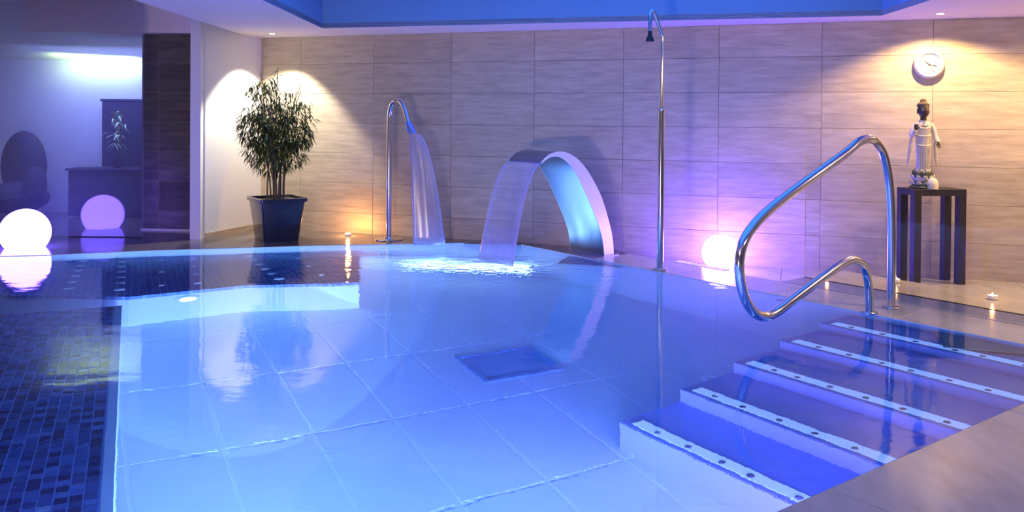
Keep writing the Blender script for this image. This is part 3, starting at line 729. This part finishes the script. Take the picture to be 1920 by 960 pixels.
for i in range(24):
    t = i / 23; z = 1.105 * (1 - t ** 1.7) ; zt = max(z, .002)
    s = math.sqrt(max(0, 1 - zt / 1.105))
    Lc.append(Vector((-1.045 + .075 * s, 8.60 - .14 * s, zt))); Rc.append(Vector((-.945 + .29 * s, 8.57 - .06 * s, zt)))
sheet('water_stream', Lc, Rc, MT['fall_thin'], 14, thick=.02, label='narrow translucent water stream fanning out below the swan-neck spout')

# foam
def foam(name, c, rx_, ry_, label, h=.03, rot=0):
    vs = [(0, 0, -.012)]; uvs = [(0, 0)]; fs = []; R_ = 10; G = 40
    for r in range(1, R_ + 1):
        for k in range(G):
            a = 2 * PI * k / G; t = r / R_
            x, y = rx_ * t * math.cos(a), ry_ * t * math.sin(a)
            vs.append((x * math.cos(rot) - y * math.sin(rot), x * math.sin(rot) + y * math.cos(rot), -.012 - h * t * (1 + .3 * math.sin(5 * a + r)))); uvs.append((t * math.cos(a), t * math.sin(a)))
    for k in range(G): fs.append((0, 1 + k, 1 + (k + 1) % G))
    for r in range(R_ - 1):
        for k in range(G): fs.append((1 + r * G + k, 1 + (r + 1) * G + k, 1 + (r + 1) * G + (k + 1) % G, 1 + r * G + (k + 1) % G))
    me = bpy.data.meshes.new(name); me.from_pydata(vs, [], fs); l = me.uv_layers.new(name='UVMap')
    for p in me.polygons:
        p.use_smooth = True
        for li in p.loop_indices: l.data[li].uv = uvs[me.loops[li].vertex_index]
    o = obj(name, me, MT['foam'], None, c); return tag(o, label, 'foam', kind='stuff')
foam('foam', (-.22, 7.58, 0), .98, .58, 'white churning foam where the wide curtain lands', .03)
foam('foam', (-1.15, 7.97, -.03), 1.2, .36, 'pale foam spreading under the narrow spout', .025)

# ------------------------------------------------------------ shower
sh = empty('shower_post', tuple(uv(-3.39, -.07)), 0, 'tall slim steel shower post with hooked top by the pool edge', 'shower')
MB().tube([(0, 0, .001), (0, 0, .5), (0, 0, 1.0), (0, 0, 1.345)], .029, 20).build('post', MT['steel'], sh)
MB().lathe([(.032, 0), (.034, .006), (.032, .018), (.018, .026)], (0, 0, 1.335), 20).build('collar', MT['steel'], sh)
pts = [(0, 1.34), (-.003, 1.7), (-.005, 1.94), (.01, 1.985), (.05, 2.06), (.085, 2.13), (.105, 2.158), (.125, 2.165), (.143, 2.145), (.147, 2.10), (.147, 1.99)]
_b = MB().tube(catmull([V * a + Vector((0, 0, z)) for a, z in pts], 6), .0155, 14); shp = _b.build('pipe', MT['steel'], sh)
hd = V * .147 + Vector((0, 0, 1.99))
MB().lathe([(.012, .015), (.018, .0), (.016, -.02), (.022, -.04), (.034, -.065), (.036, -.08), (1e-5, -.082)][::-1], tuple(hd), 20).build('shower_head', MT['black'], shp)
MB().lathe([(.06, .001), (.06, .008), (.05, .014), (.03, .015)], (0, 0, 0), 24).build('flange', MT['steel'], sh)

# ------------------------------------------------------------ glowing balls
def ball(x, y, z, r, cut, label, mat):
    o = empty('globe_lamp', (x, y, z), 0, label, 'lamp', 'glowing globe lamps')
    h = r - cut; a0 = math.acos(min(1, h / r))     # angle from the south pole
    pr = [(r * math.sin(a0 + (PI - a0) * i / 28), h - r * math.cos(a0 + (PI - a0) * i / 28)) for i in range(29)]
    pr[-1] = (1e-6, h + r)
    MB().lathe(pr, (0, 0, 0), 48).build('globe', mat, o)
    MB().lathe([(pr[0][0] * .96, .0), (pr[0][0] * .98, -.0), (pr[0][0] * .98, .008)], (0, 0, .0), 40).build('base_ring', MT['acrylic'], o)
    return o
ball(1.90, 7.72, DL, .166, .006, 'glowing violet-white globe lamp at the foot of the stone wall right of the shower', MT['ball_violet'])
ball(-4.62, 8.1, 0, .222, .075, 'large glowing white globe lamp at the left pool edge before the glass', MT['ball_left'])

# ------------------------------------------------------------ potted plant
PX, PY = -2.42, 8.80
pot = empty('plant_pot', (PX, PY, 0), math.radians(33), 'dark glossy square planter in the corner by the white wall', 'planter')
def sq_loft(rings, r_=.03, n=5):
    vs = []; G = 4 * (n + 1)
    for w, z in rings:
        for q in range(4):
            cx = (w / 2 - r_) * (1 if q in (0, 3) else -1); cy2 = (w / 2 - r_) * (1 if q in (0, 1) else -1)
            for k in range(n + 1):
                a = q * PI / 2 + k / n * PI / 2; vs.append((cx + r_ * math.cos(a), cy2 + r_ * math.sin(a), z))
    m = len(rings); fs = [(i * G + k, i * G + (k + 1) % G, (i + 1) * G + (k + 1) % G, (i + 1) * G + k) for i in range(m - 1) for k in range(G)]
    fs.append(tuple(reversed(range(G)))); return vs, fs, G
vs, fs, G = sq_loft([(.36, .001), (.455, .40), (.455, .405)])
fs_ = fs; b = MB(); b.add(vs, fs_, True); b.build('body', MT['pot'], pot)
vs, fs, G = sq_loft([(.46, .395), (.495, .40), (.495, .435), (.475, .44), (.44, .437), (.43, .40)])
b = MB(); b.add(vs, fs[:-1], True); b.build('rim', MT['pot'], pot)
b = MB(); b.box((0, 0, .40), (.44, .44, .02)); b.build('soil', MT['soil'], pot)
pl = empty('bamboo_plant', (PX, PY, .412), 0, 'tall bushy cane plant with narrow leaves growing in the dark planter', 'plant')
def leaf_geo(p, d, L_, w, droop):
    """a folded lanceolate leaf of 6 faces"""
    d = d.normalized(); side = d.cross(Vector((0, 0, 1)))
    if side.length < .05: side = Vector((1, 0, 0))
    side.normalize(); pts = []; q = p.copy(); dd = d.copy(); n = 4
    ws = [.15, .9, 1.0, .55, .02]
    for i in range(n + 1):
        nrm = side.cross(dd)
        pts += [q - side * w * ws[i] / 2, q - nrm * w * .18 * ws[i], q + side * w * ws[i] / 2]
        dd = (dd + Vector((0, 0, -droop / n))).normalized(); q = q + dd * L_ / n
    fs = []
    for i in range(n):
        a = 3 * i; fs += [(a, a + 3, a + 4, a + 1), (a + 1, a + 4, a + 5, a + 2)]
    return pts, fs
canes = []
for i in range(20):
    a = random.uniform(0, 2 * PI); r = random.uniform(.0, .10)
    p0 = Vector((r * math.cos(a) - .02, r * math.sin(a), 0)); tx = random.uniform(-.24, .20); ty = random.uniform(-.2, .2); hh = random.uniform(.75, 1.22)
    if i == 0: tx, ty, hh = .02, 0, 1.36
    if i == 1: tx, ty, hh = -.15, -.05, 1.30
    if i == 2: tx, ty, hh = .26, .0, 1.0
    if i == 3: tx, ty, hh = .14, -.05, 1.12
    if i == 4: tx, ty, hh = -.27, .02, 1.15
    pts = [p0 + Vector((tx * (t ** 2.0), ty * (t ** 2.0), hh * t)) for t in [k / 10 for k in range(11)]]
    b = MB(); b.tube(pts, [.0085 - .005 * t / 10 for t in range(11)], 7); b.build('cane', MT['cane'], pl); canes.append(pts)
blob = [(-.03, 0, .60, .20, .16), (-.22, 0, .72, .19, .20), (.14, 0, .70, .21, .19), (-.05, .02, .85, .23, .17), (-.14, 0, 1.08, .15, .13), (.15, 0, .93, .17, .10), (.24, 0, .66, .12, .14),
        (-.10, 0, 1.20, .085, .07), (-.25, 0, 1.12, .07, .06), (.02, 0, 1.30, .045, .05), (.29, .0, .98, .06, .05), (-.05, 0, .40, .20, .14), (.12, 0, .46, .17, .12), (-.2, 0, .52, .15, .13), (-.27, 0, .88, .10, .10), (.30, 0, .82, .08, .08), (.10, 0, 1.07, .08, .06)]
wts = [c[3] ** 1.6 * c[4] ** 1.1 for c in blob]; leaves = []
for k in range(3000):
    c = random.choices(blob, wts)[0]
    while True:
        v = Vector((random.uniform(-1, 1), random.uniform(-1, 1), random.uniform(-1, 1)))
        if v.length < 1: break
    if random.random() < .6: v = v.normalized() * random.uniform(.75, 1.0)
    p = Vector((c[0] + v.x * c[3], c[1] + v.y * c[3] * .8, c[2] + v.z * c[4]))
    out = Vector((v.x, v.y, 0)) + Vector((random.uniform(-.8, .8), random.uniform(-.8, .8), random.uniform(-.7, .5)))
    leaves.append((p, out, random.uniform(.06, .12), random.uniform(.011, .018), random.uniform(.6, 2.4)))
for k in range(46):   # low sprigs
    c = canes[k % 15][random.randint(3, 4)]; a = random.uniform(0, 2 * PI)
    leaves.append((c + Vector((0, 0, random.uniform(-.05, .04))), Vector((math.cos(a), math.sin(a), random.uniform(0, .8))), random.uniform(.08, .15), .011, 1.6))
leaves.sort(key=lambda l: l[0].y + random.uniform(-.03, .03))
for l in leaves[:260]:
    P_, F_ = leaf_geo(Vector((0, 0, 0)), l[1], l[2], l[3], l[4]); me = new_mesh('leaf', P_, F_, True); obj('leaf', me, MT['leaf'], pl, l[0])
b = MB()
for l in leaves[260:]:
    P_, F_ = leaf_geo(l[0], l[1], l[2], l[3], l[4]); b.add(P_, F_, True)
tag(b.build('foliage', MT['leaf'], pl, autosmooth=False), kind='stuff')

# ------------------------------------------------------------ tealights
def tealight(x, y, z, label, s=1.0, power=.6, rad=.022):
    o = empty('tealight', (x, y, z), 0, label, 'candle', 'tealights around the pool')
    MB().lathe([(rad * .9 * s, .0005), (rad * s, .002), (rad * 1.02 * s, .018 * s), (rad * .94 * s, .018 * s), (rad * .93 * s, .013 * s)], (0, 0, 0), 20).build('cup', MT['acrylic'], o)
    MB().lathe([(rad * .91 * s, .003), (rad * .91 * s, .0125 * s), (1e-5, .0125 * s)], (0, 0, 0), 20).build('wax', MT['wax'], o)
    MB().lathe([(1e-5, .012 * s), (.003 * s, .015 * s), (.0045 * s, .019 * s), (.003 * s, .025 * s), (1e-5, .031 * s)], (0, 0, 0), 12).build('flame', MT['flame'], o)
    l = bpy.data.lights.new('flame_light', 'POINT'); l.energy = power; l.color = (1, .42, .10); l.shadow_soft_size = .012
    lo = bpy.data.objects.new('flame_light', l); COL.objects.link(lo); lo.parent = o; lo.location = (0, 0, .052 * s)
    return o
tealight(-1.74, 9.08, 0, 'tealight glowing orange against the stone wall between planter and spout', 1.5, 9.0)
tealight(3.03, 6.70, 0, 'lit tealight on the channel stone just right of the handrail post', 1.4, .35)
tealight(3.44, 6.08, 0, 'lit tealight on the channel stone at the right edge before the table', 1.5, .45)
tealight(3.48, 7.62, DL, 'lit tealight on the floor between the dark table legs', 1.3, .4)
tealight(2.58, 6.95, 0, 'lit tealight by the glass corner behind the lower handrail loop', 1.3, .25)

# ------------------------------------------------------------ glass screen beside the steps
gs = empty('glass_screen', tuple(uv(-2.5, -.81)), math.atan2(U.y, U.x), 'low clear glass screen standing in the floor groove before the table', 'screen')
b = MB(); b.box((1.75, 0, .495), (3.5, .01, .985)); b.build('pane', MT['glass'], gs)
b = MB(); b.box((1.75, 0, -.02), (3.5, .024, .04)); b.build('channel', MT['black'], gs)

# ------------------------------------------------------------ table, statue, lotus, candle holder
TB = empty('console_table', (3.565, 7.24, DL), math.radians(7), 'tall narrow dark wooden console table under the clock', 'table')
tw, td, thh = .465, .26, .80
b = MB(); b.box((0, 0, thh - .0275), (tw, td, .055), bev=.003); b.build('top', MT['table'], TB)
for sx in (-1, 1):
    for sy in (-1, 1):
        b = MB(); b.box((sx * (tw / 2 - .032), sy * (td / 2 - .032), (thh - .055) / 2), (.062, .062, thh - .056)); b.build('leg', MT['table'], TB)
TOPZ = DL + thh
SX, SY = 3.485, 7.235
st = empty('lotus_base', (SX, SY, TOPZ), math.radians(7), 'carved lotus flower pedestal on the dark console table', 'pedestal')
MB().lathe([(.10, .001), (.105, .01), (.09, .022), (.06, .035), (.055, .07), (.085, .10), (.08, .115), (1e-5, .118)], (0, 0, 0), 28).build('core', MT['lotus_dark'], st)
def petal(a, r0_, z0_, L_, w, up, curl, mat):
    vs = []; n = 6; m_ = 4
    for i in range(n + 1):
        t = i / n; ww = w * math.sin(PI * min(.96, (t * .85 + .15))) ** .7
        for k in range(m_ + 1):
            s = (k / m_ - .5) * 2
            rr = r0_ + L_ * t * math.cos(up + curl * t); zz = z0_ + L_ * t * math.sin(up + curl * t) + abs(s) ** 2 * .012
            vs.append(Vector((rr * math.cos(a) - s * ww * math.sin(a), rr * math.sin(a) + s * ww * math.cos(a), zz)))
    fs = [(i * (m_ + 1) + k, i * (m_ + 1) + k + 1, (i + 1) * (m_ + 1) + k + 1, (i + 1) * (m_ + 1) + k) for i in range(n) for k in range(m_)]
    m = MB(); m.add(vs, fs, True); o = m.build('petal', mat, st, autosmooth=False); md = o.modifiers.new('s', 'SOLIDIFY'); md.thickness = .005
for k in range(10): petal(k * PI / 5, .045, .045, .075, .028, .35, .5, MT['lotus'])
for k in range(10): petal(k * PI / 5 + .3, .05, .075, .07, .026, .1, 1.1, MT['lotus_dark'])
for k in range(9): petal(k * 2 * PI / 9 + .35, .045, .022, .06, .03, -.1, .5, MT['lotus'])
for k in range(8): petal(k * PI / 4 + .15, .045, .10, .055, .024, .3, 1.0, MT['lotus'])
ch = empty('tealight_holder', (SX + .035, SY - .108, TOPZ), 0, 'small domed pale candle holder in front of the lotus pedestal', 'candle holder')
MB().lathe([(.04, .001), (.044, .02), (.043, .05), (.034, .078), (.018, .092), (1e-5, .096)], (0, 0, 0), 24).build('dome', MT['salt'], ch)
MB().lathe([(.046, .0), (.046, .006), (.04, .008)], (0, 0, 0), 24).build('foot', MT['lotus'], ch)

ZS = TOPZ + .118
fg = empty('buddha_statue', (SX - .0, SY, ZS), math.radians(-6), 'standing robed buddha statue with dark face and raised hand on the lotus', 'statue')
def loft(rings, seg=28):
    """rings: (z, cx, cy, rx, ry, fold)"""
    vs = []
    for (z, cx, cy2, rx1, ry1, fo) in rings:
        for k in range(seg):
            a = 2 * PI * k / seg; q = 1 + fo * math.sin(9 * a)
            vs.append((cx + rx1 * q * math.cos(a), cy2 + ry1 * q * math.sin(a), z))
    n = len(rings); fs = [(i * seg + k, i * seg + (k + 1) % seg, (i + 1) * seg + (k + 1) % seg, (i + 1) * seg + k) for i in range(n - 1) for k in range(seg)]
    fs += [tuple(reversed(range(seg))), tuple(range((n - 1) * seg, n * seg))]
    return vs, fs
k_ = 1.0
b = MB(); b.add(*loft([(.0, 0, 0, .055, .042, .03), (.03, 0, 0, .053, .041, .05), (.12, 0, 0, .050, .040, .06), (.2, 0, 0, .053, .042, .05), (.26, 0, 0, .058, .045, .04), (.31, 0, 0, .060, .046, .02),
                       (.36, 0, 0, .062, .045, .01), (.41, 0, 0, .069, .044, 0), (.445, 0, 0, .070, .040, 0), (.465, 0, 0, .055, .034, 0), (.475, 0, 0, .033, .028, 0), (.49, 0, 0, .022, .022, 0)]), True)
robe = b.build('robe', MT['statue'], fg, sub=1)
b = MB()
for z, rx1 in ((.275, .0615), (.36, .0635), (.43, .062)):
    pts = [Vector((rx1 * math.sin(a) * 1.0, -.048 * math.cos(a) - .002, z - .022 * math.cos(a * 1.1))) for a in [x * .2 - 1.4 for x in range(15)]]
    b.tube(catmull(pts, 2), .0045, 8)
for x in range(-3, 4):
    pts = [Vector((x * .0125, -.046 + abs(x) * .004, z)) for z in (.01, .08, .16, .235)]
    b.tube(pts, .0035, 6)
b.build('drapery_folds', MT['statue'], robe)
def flap(sgn, top, bot, w):
    """long hanging sleeve panel"""
    vs = []; n = 10
    for i in range(n + 1):
        t = i / n; x = top[0] + (bot[0] - top[0]) * t ** 1.3; z = top[2] + (bot[2] - top[2]) * t; ww = w * (.55 + .6 * math.sin(PI * (t * .75 + .1)))
        if i == n: ww *= .35
        for (dx, dy) in ((-.5, 0), (0, -.012), (.5, 0), (0, .014)):
            vs.append((x + dx * ww, top[1] + dy * 1.3, z))
    fs = [(i * 4 + k, i * 4 + (k + 1) % 4, (i + 1) * 4 + (k + 1) % 4, (i + 1) * 4 + k) for i in range(n) for k in range(4)] + [(3, 2, 1, 0), (n * 4, n * 4 + 1, n * 4 + 2, n * 4 + 3)]
    m = MB(); m.add(vs, fs, True); m.build('sleeve', MT['statue'], fg, sub=1, autosmooth=False)
flap(-1, (-.098, -.01, .375), (-.128, 0, .075), .036)
flap(1, (.100, 0, .30), (.115, 0, .085), .046)
# arms
def arm(pts, rad, name='arm', mat=None): MB().tube(catmull([Vector(p) for p in pts], 5), None or [rad[0] + (rad[1] - rad[0]) * i / (5 * (len(pts) - 1)) for i in range(5 * (len(pts) - 1) + 1)], 14).build(name, mat or MT['statue'], fg)
arm([(-.058, 0, .445), (-.085, -.004, .40), (-.098, -.012, .345), (-.088, -.034, .355), (-.078, -.048, .39)], (.024, .019))
arm([(.058, 0, .445), (.082, -.004, .40), (.097, -.012, .34), (.108, -.03, .30), (.112, -.036, .285)], (.024, .02))
# hands, each one surface with palm, four fingers and thumb
def hand(base, up, palm_n, mat, name='hand'):
    up = Vector(up).normalized(); n_ = Vector(palm_n).normalized(); sd = up.cross(n_).normalized(); B = Vector(base); b = MB()
    m = Matrix((sd, n_, up)).transposed().to_4x4(); m.translation = B
    add_sphere(b, (0, 0, .016), .016, (1.0, .5, 1.2), mat=m)
    for i, (dx, L_) in enumerate(((-.0115, .026), (-.004, .031), (.004, .029), (.0115, .023))):
        P_ = [B + sd * dx + up * .026, B + sd * dx * 1.1 + up * (.026 + L_ * .5) + n_ * .002, B + sd * dx * 1.15 + up * (.026 + L_) + n_ * .006]
        b.tube(catmull(P_, 3), [.0044, .0044, .0043, .0041, .0038, .0034, .0025], 8)
    P_ = [B + sd * .012 + up * .01, B + sd * .02 + up * .02 + n_ * .004, B + sd * .022 + up * .034 + n_ * .007]
    b.tube(catmull(P_, 3), [.005, .005, .0048, .0045, .0042, .0038, .0028], 8)
    b.build(name, mat, fg)
hand((-.077, -.052, .392), (-.02, -.1, 1), (0, -1, -.1), MT['statue_dark'])
hand((.113, -.04, .285), (.05, -.25, -1), (.1, -1, .2), MT['statue_dark'])
# neck, head, face
b = MB(); b.tube([(0, -.002, .475), (0, -.003, .50), (0, -.004, .525)], [.021, .019, .021], 18)
b.add(*loft([(.505, 0, -.010, .012, .014, 0), (.512, 0, -.008, .022, .024, 0), (.525, 0, -.005, .030, .031, 0), (.545, 0, -.002, .0335, .036, 0), (.565, 0, 0, .035, .038, 0), (.585, 0, .001, .034, .037, 0), (.6, 0, .002, .027, .030, 0), (.609, 0, .002, .014, .016, 0)], 24), True)
add_sphere(b, (0, -.041, .547), .006, (.8, 1.1, 1.9))            # nose
for s in (-1, 1):
    add_sphere(b, (s * .036, .003, .545), .009, (.45, .9, 2.1))  # long ears
    add_sphere(b, (s * .013, -.0345, .566), .009, (1.2, .5, .35))# brow
add_sphere(b, (0, -.037, .5315), .006, (1.5, .7, .5))            # lips
head = b.build('head', MT['statue_dark'], fg); head.scale = (1.3, 1.25, 1.3); head.location = (0, 0, -.152)
b = MB()
for s in (-1, 1): add_sphere(b, (s * .0135, -.0345, .556), .006, (1.35, .5, .65))
b.build('eyes', MT['statue'], head)
b = MB()
for i in range(9):
    for j in range(18):
        th_ = .12 + i * .155; ph = j * 2 * PI / 18 + (i % 2) * .17
        if i > 6 and math.sin(ph) < -.2: continue
        x, y, z = .037 * math.sin(th_) * math.cos(ph), .040 * math.sin(th_) * math.sin(ph) + .003, .577 + .034 * math.cos(th_)
        add_sphere(b, (x, y, z), .0058, seg=6, rings=4)
add_sphere(b, (0, .004, .575), .0365, (1, 1.04, .97)) if False else None
for i in range(5):
    for j in range(9):
        th_ = .1 + i * .33; ph = j * 2 * PI / 9 + i * .3
        add_sphere(b, (.017 * math.sin(th_) * math.cos(ph), .017 * math.sin(th_) * math.sin(ph) + .004, .613 + .017 * math.cos(th_)), .0055, seg=6, rings=4)
b.build('curled_hair', plain('statue_hair', (.20, .15, .10), .6), head)
fg.scale = (.98, .98, .955)
# collar of beads
b = MB()
for i in range(15):
    a = -1.3 + i * 2.6 / 14; add_sphere(b, (.036 * math.sin(a), -.036 * math.cos(a) - .008, .455 - .030 * math.cos(a)), .0045, seg=8, rings=5)
b.build('bead_necklace', MT['statue_dark'], robe)

# ------------------------------------------------------------ wall clock
cc = W0 + WD * 5.553 + WN * .002; cc.z = 1.762
ck = empty('wall_clock', tuple(cc), WANG, 'round cream wall clock on the stone wall above the statue', 'clock')
mx_ = Matrix.Rotation(PI / 2, 4, 'X')
MB().lathe([(.112, 0), (.122, .01), (.124, .03), (.117, .052), (.106, .06), (.098, .058), (.096, .045)], (0, 0, 0), 48, mat=mx_).build('case', MT['clock'], ck)
MB().lathe([(.097, .040), (.097, .046), (1e-5, .046)], (0, 0, 0), 40, mat=mx_).build('dial', MT['clock_face'], ck)
for k in range(12):
    a = k * PI / 6; L_ = .014
    MB().box((0, 0, 0), (.005, .002, L_), mat=Matrix.Translation(Vector((.078 * math.sin(a), -.0475, .078 * math.cos(a)))) @ Matrix.Rotation(a, 4, 'Y')).build('hour_mark', MT['ink'], ck)
for a, L_, w, nm in ((math.radians(-52), .052, .007, 'hour_hand'), (math.radians(104), .07, .0045, 'minute_hand'), (math.radians(150), .075, .0018, 'second_hand')):
    MB().box((0, 0, L_ / 2 - .008), (w, .002, L_), mat=Matrix.Translation(Vector((0, -.0495, 0))) @ Matrix.Rotation(a, 4, 'Y') @ Matrix.Translation(Vector((0, 0, L_ / 2 - .008)))).build(nm, MT['ink'], ck)
MB().lathe([(.006, .046), (.006, .053), (1e-5, .054)], (0, 0, 0), 14, mat=mx_).build('hub', MT['ink'], ck)

# ------------------------------------------------------------ recessed spots over the plant and the statue
def downlight(x, y, label, target, power, size, col=(1, .80, .55)):
    o = empty('ceiling_spotlight', (x, y, ZC), 0, label, 'ceiling light', 'recessed ceiling spotlights')
    MB().lathe([(.032, -.004), (.05, -.006), (.055, -.001), (.055, .0)][::1], (0, 0, 0), 28).build('trim_ring', MT['white_paint'], o)
    MB().lathe([(.028, -.0075), (1e-5, -.0085)], (0, 0, 0), 20).build('bulb', emis('bulb', (1, .85, .65), 12), o)
    l = spot('spot_beam', (0, 0, -.03), (0, 0, -1), power, col, size, .35, .02)
    l.parent = o; d = Vector(target) - Vector((x, y, ZC)); l.rotation_euler = d.to_track_quat('-Z', 'Y').to_euler(); l.location = (0, 0, -.02)
downlight(-2.58, 9.16, 'small recessed ceiling spotlight above the plant corner', (-2.66, 9.42, 0), 190, 96, (1, .90, .74))
downlight(3.53, 7.06, 'small recessed ceiling spotlight above the statue table', (3.60, 7.15, 0), 105, 140, (1, .64, .28))

# ------------------------------------------------------------ glass wall on the left and the room behind it
gA = (-3.82, 8.85); gB = (-6.9, 8.87)
w1 = tag(bpy.data.objects.new('window_1', None), kind='structure'); COL.objects.link(w1)
vprism('pane', gB, gA, .012, 0.01, 2.50, MT['glass_left'], w1)
vprism('head_rail', gB, gA, .05, 2.46, 2.52, MT['white_paint'], w1)
tag(vprism('wall_lounge', (-8.8, 11.4), (-3.9, 11.0), .1, 0, 2.5, plain('lounge_wall', (.55, .55, .66), .7)), kind='structure')
tag(vprism('wall_lounge_side', (-4.0, 11.2), (-4.02, 9.62), .08, 0, 2.5, MT['white_paint']), kind='structure')
# sloping lounge soffit
b = MB(); b.add([(-8.8, 9.6, 2.5), (-3.95, 9.4, 2.5), (-3.95, 11.05, 1.93), (-8.8, 11.4, 2.05), (-8.8, 9.6, 2.54), (-3.95, 9.4, 2.54), (-3.95, 11.05, 1.97), (-8.8, 11.4, 2.09)], [(0,3,2,1),(4,5,6,7),(0,1,5,4),(1,2,6,5),(2,3,7,6),(3,0,4,7)])
tag(b.build('ceiling_lounge', MT['white_paint']), kind='structure')
area('lounge_cove_light', (-5.35, 10.85, 1.90), (-5.35, 11.2, 2.0), 1.1, .04, 8, (.70, 1.0, .28))
area('lounge_light', (-5.2, 10.2, 1.9), (-5.2, 11.1, .6), 1.6, .2, 38, (.30, .36, .95))
sf = empty('rounded_form', (-6.15, 10.6, 0), math.radians(-20), 'dark rounded chair seen blurred behind the left glass', 'form')  # made-up shape standing in for a blurred dark form
b = MB(); add_sphere(b, (0, .1, .62), .36, (.85, .6, 1.25)); b.build('upper_lobe', MT['lounge_dark'], sf)
b = MB(); add_sphere(b, (.1, -.1, .25), .36, (1.0, 1.1, .55)); b.build('lower_lobe', MT['lounge_dark'], sf)
b = MB(); add_sphere(b, (.42, -.1, .42), .17, (.6, .9, 1.3)); b.build('side_lobe', MT['lounge_dark'], sf)
for sx in (-.2, .3):
    b = MB(); b.tube([(sx, -.1, 0), (sx, -.1, .12)], .025, 10); b.build('leg', MT['lounge_dark'], sf)
lt = empty('lounge_sideboard', (-4.95, 10.75, 0), math.radians(4), 'low dark sideboard behind the left glass under the small plant', 'sideboard')
MB().box((0, 0, .30), (1.1, .32, .56), bev=.004).build('body', MT['lounge_dark'], lt)
MB().box((0, 0, .595), (1.16, .36, .03), bev=.004).build('top', MT['lounge_dark'], lt)
dp = empty('dark_panel', (-4.95, 10.98, .61), math.radians(4), 'dark upright panel behind the small plant in the glass', 'panel')
MB().box((0, 0, .42), (.62, .03, .84), bev=.004).build('board', MT['lounge_dark'], dp)
MB().box((0, 0, .855), (.66, .05, .03), bev=.004).build('rail', MT['lounge_dark'], dp)
lp2 = empty('small_plant', (-4.95, 10.72, .61), 0, 'small pale-green arching plant seen behind the left glass', 'plant')
MB().lathe([(.05, .001), (.07, .10), (.072, .11), (.06, .108), (1e-5, .095)], (0, 0, 0), 20).build('pot', MT['lounge_dark'], lp2)
MT['pale_leaf'] = plain('pale_leaf', (.60, .90, .60), .5)
for k in range(44):
    a = random.uniform(0, 2 * PI); hh = random.uniform(.12, .62)
    P_, F_ = leaf_geo(Vector((0, 0, 0)), Vector((math.cos(a) * .6, math.sin(a) * .6, random.uniform(.2, 1))), random.uniform(.12, .2), .016, 2.2)
    obj('leaf', new_mesh('leaf', P_, F_, True), MT['pale_leaf'], lp2, (random.uniform(-.08, .08) , random.uniform(-.05, .05), .08 + hh))
for k in range(5):
    MB().tube([(0, 0, .09), (random.uniform(-.04, .04), 0, .4), (random.uniform(-.09, .09), 0, .72)], .005, 6).build('stem', MT['cane'], lp2)
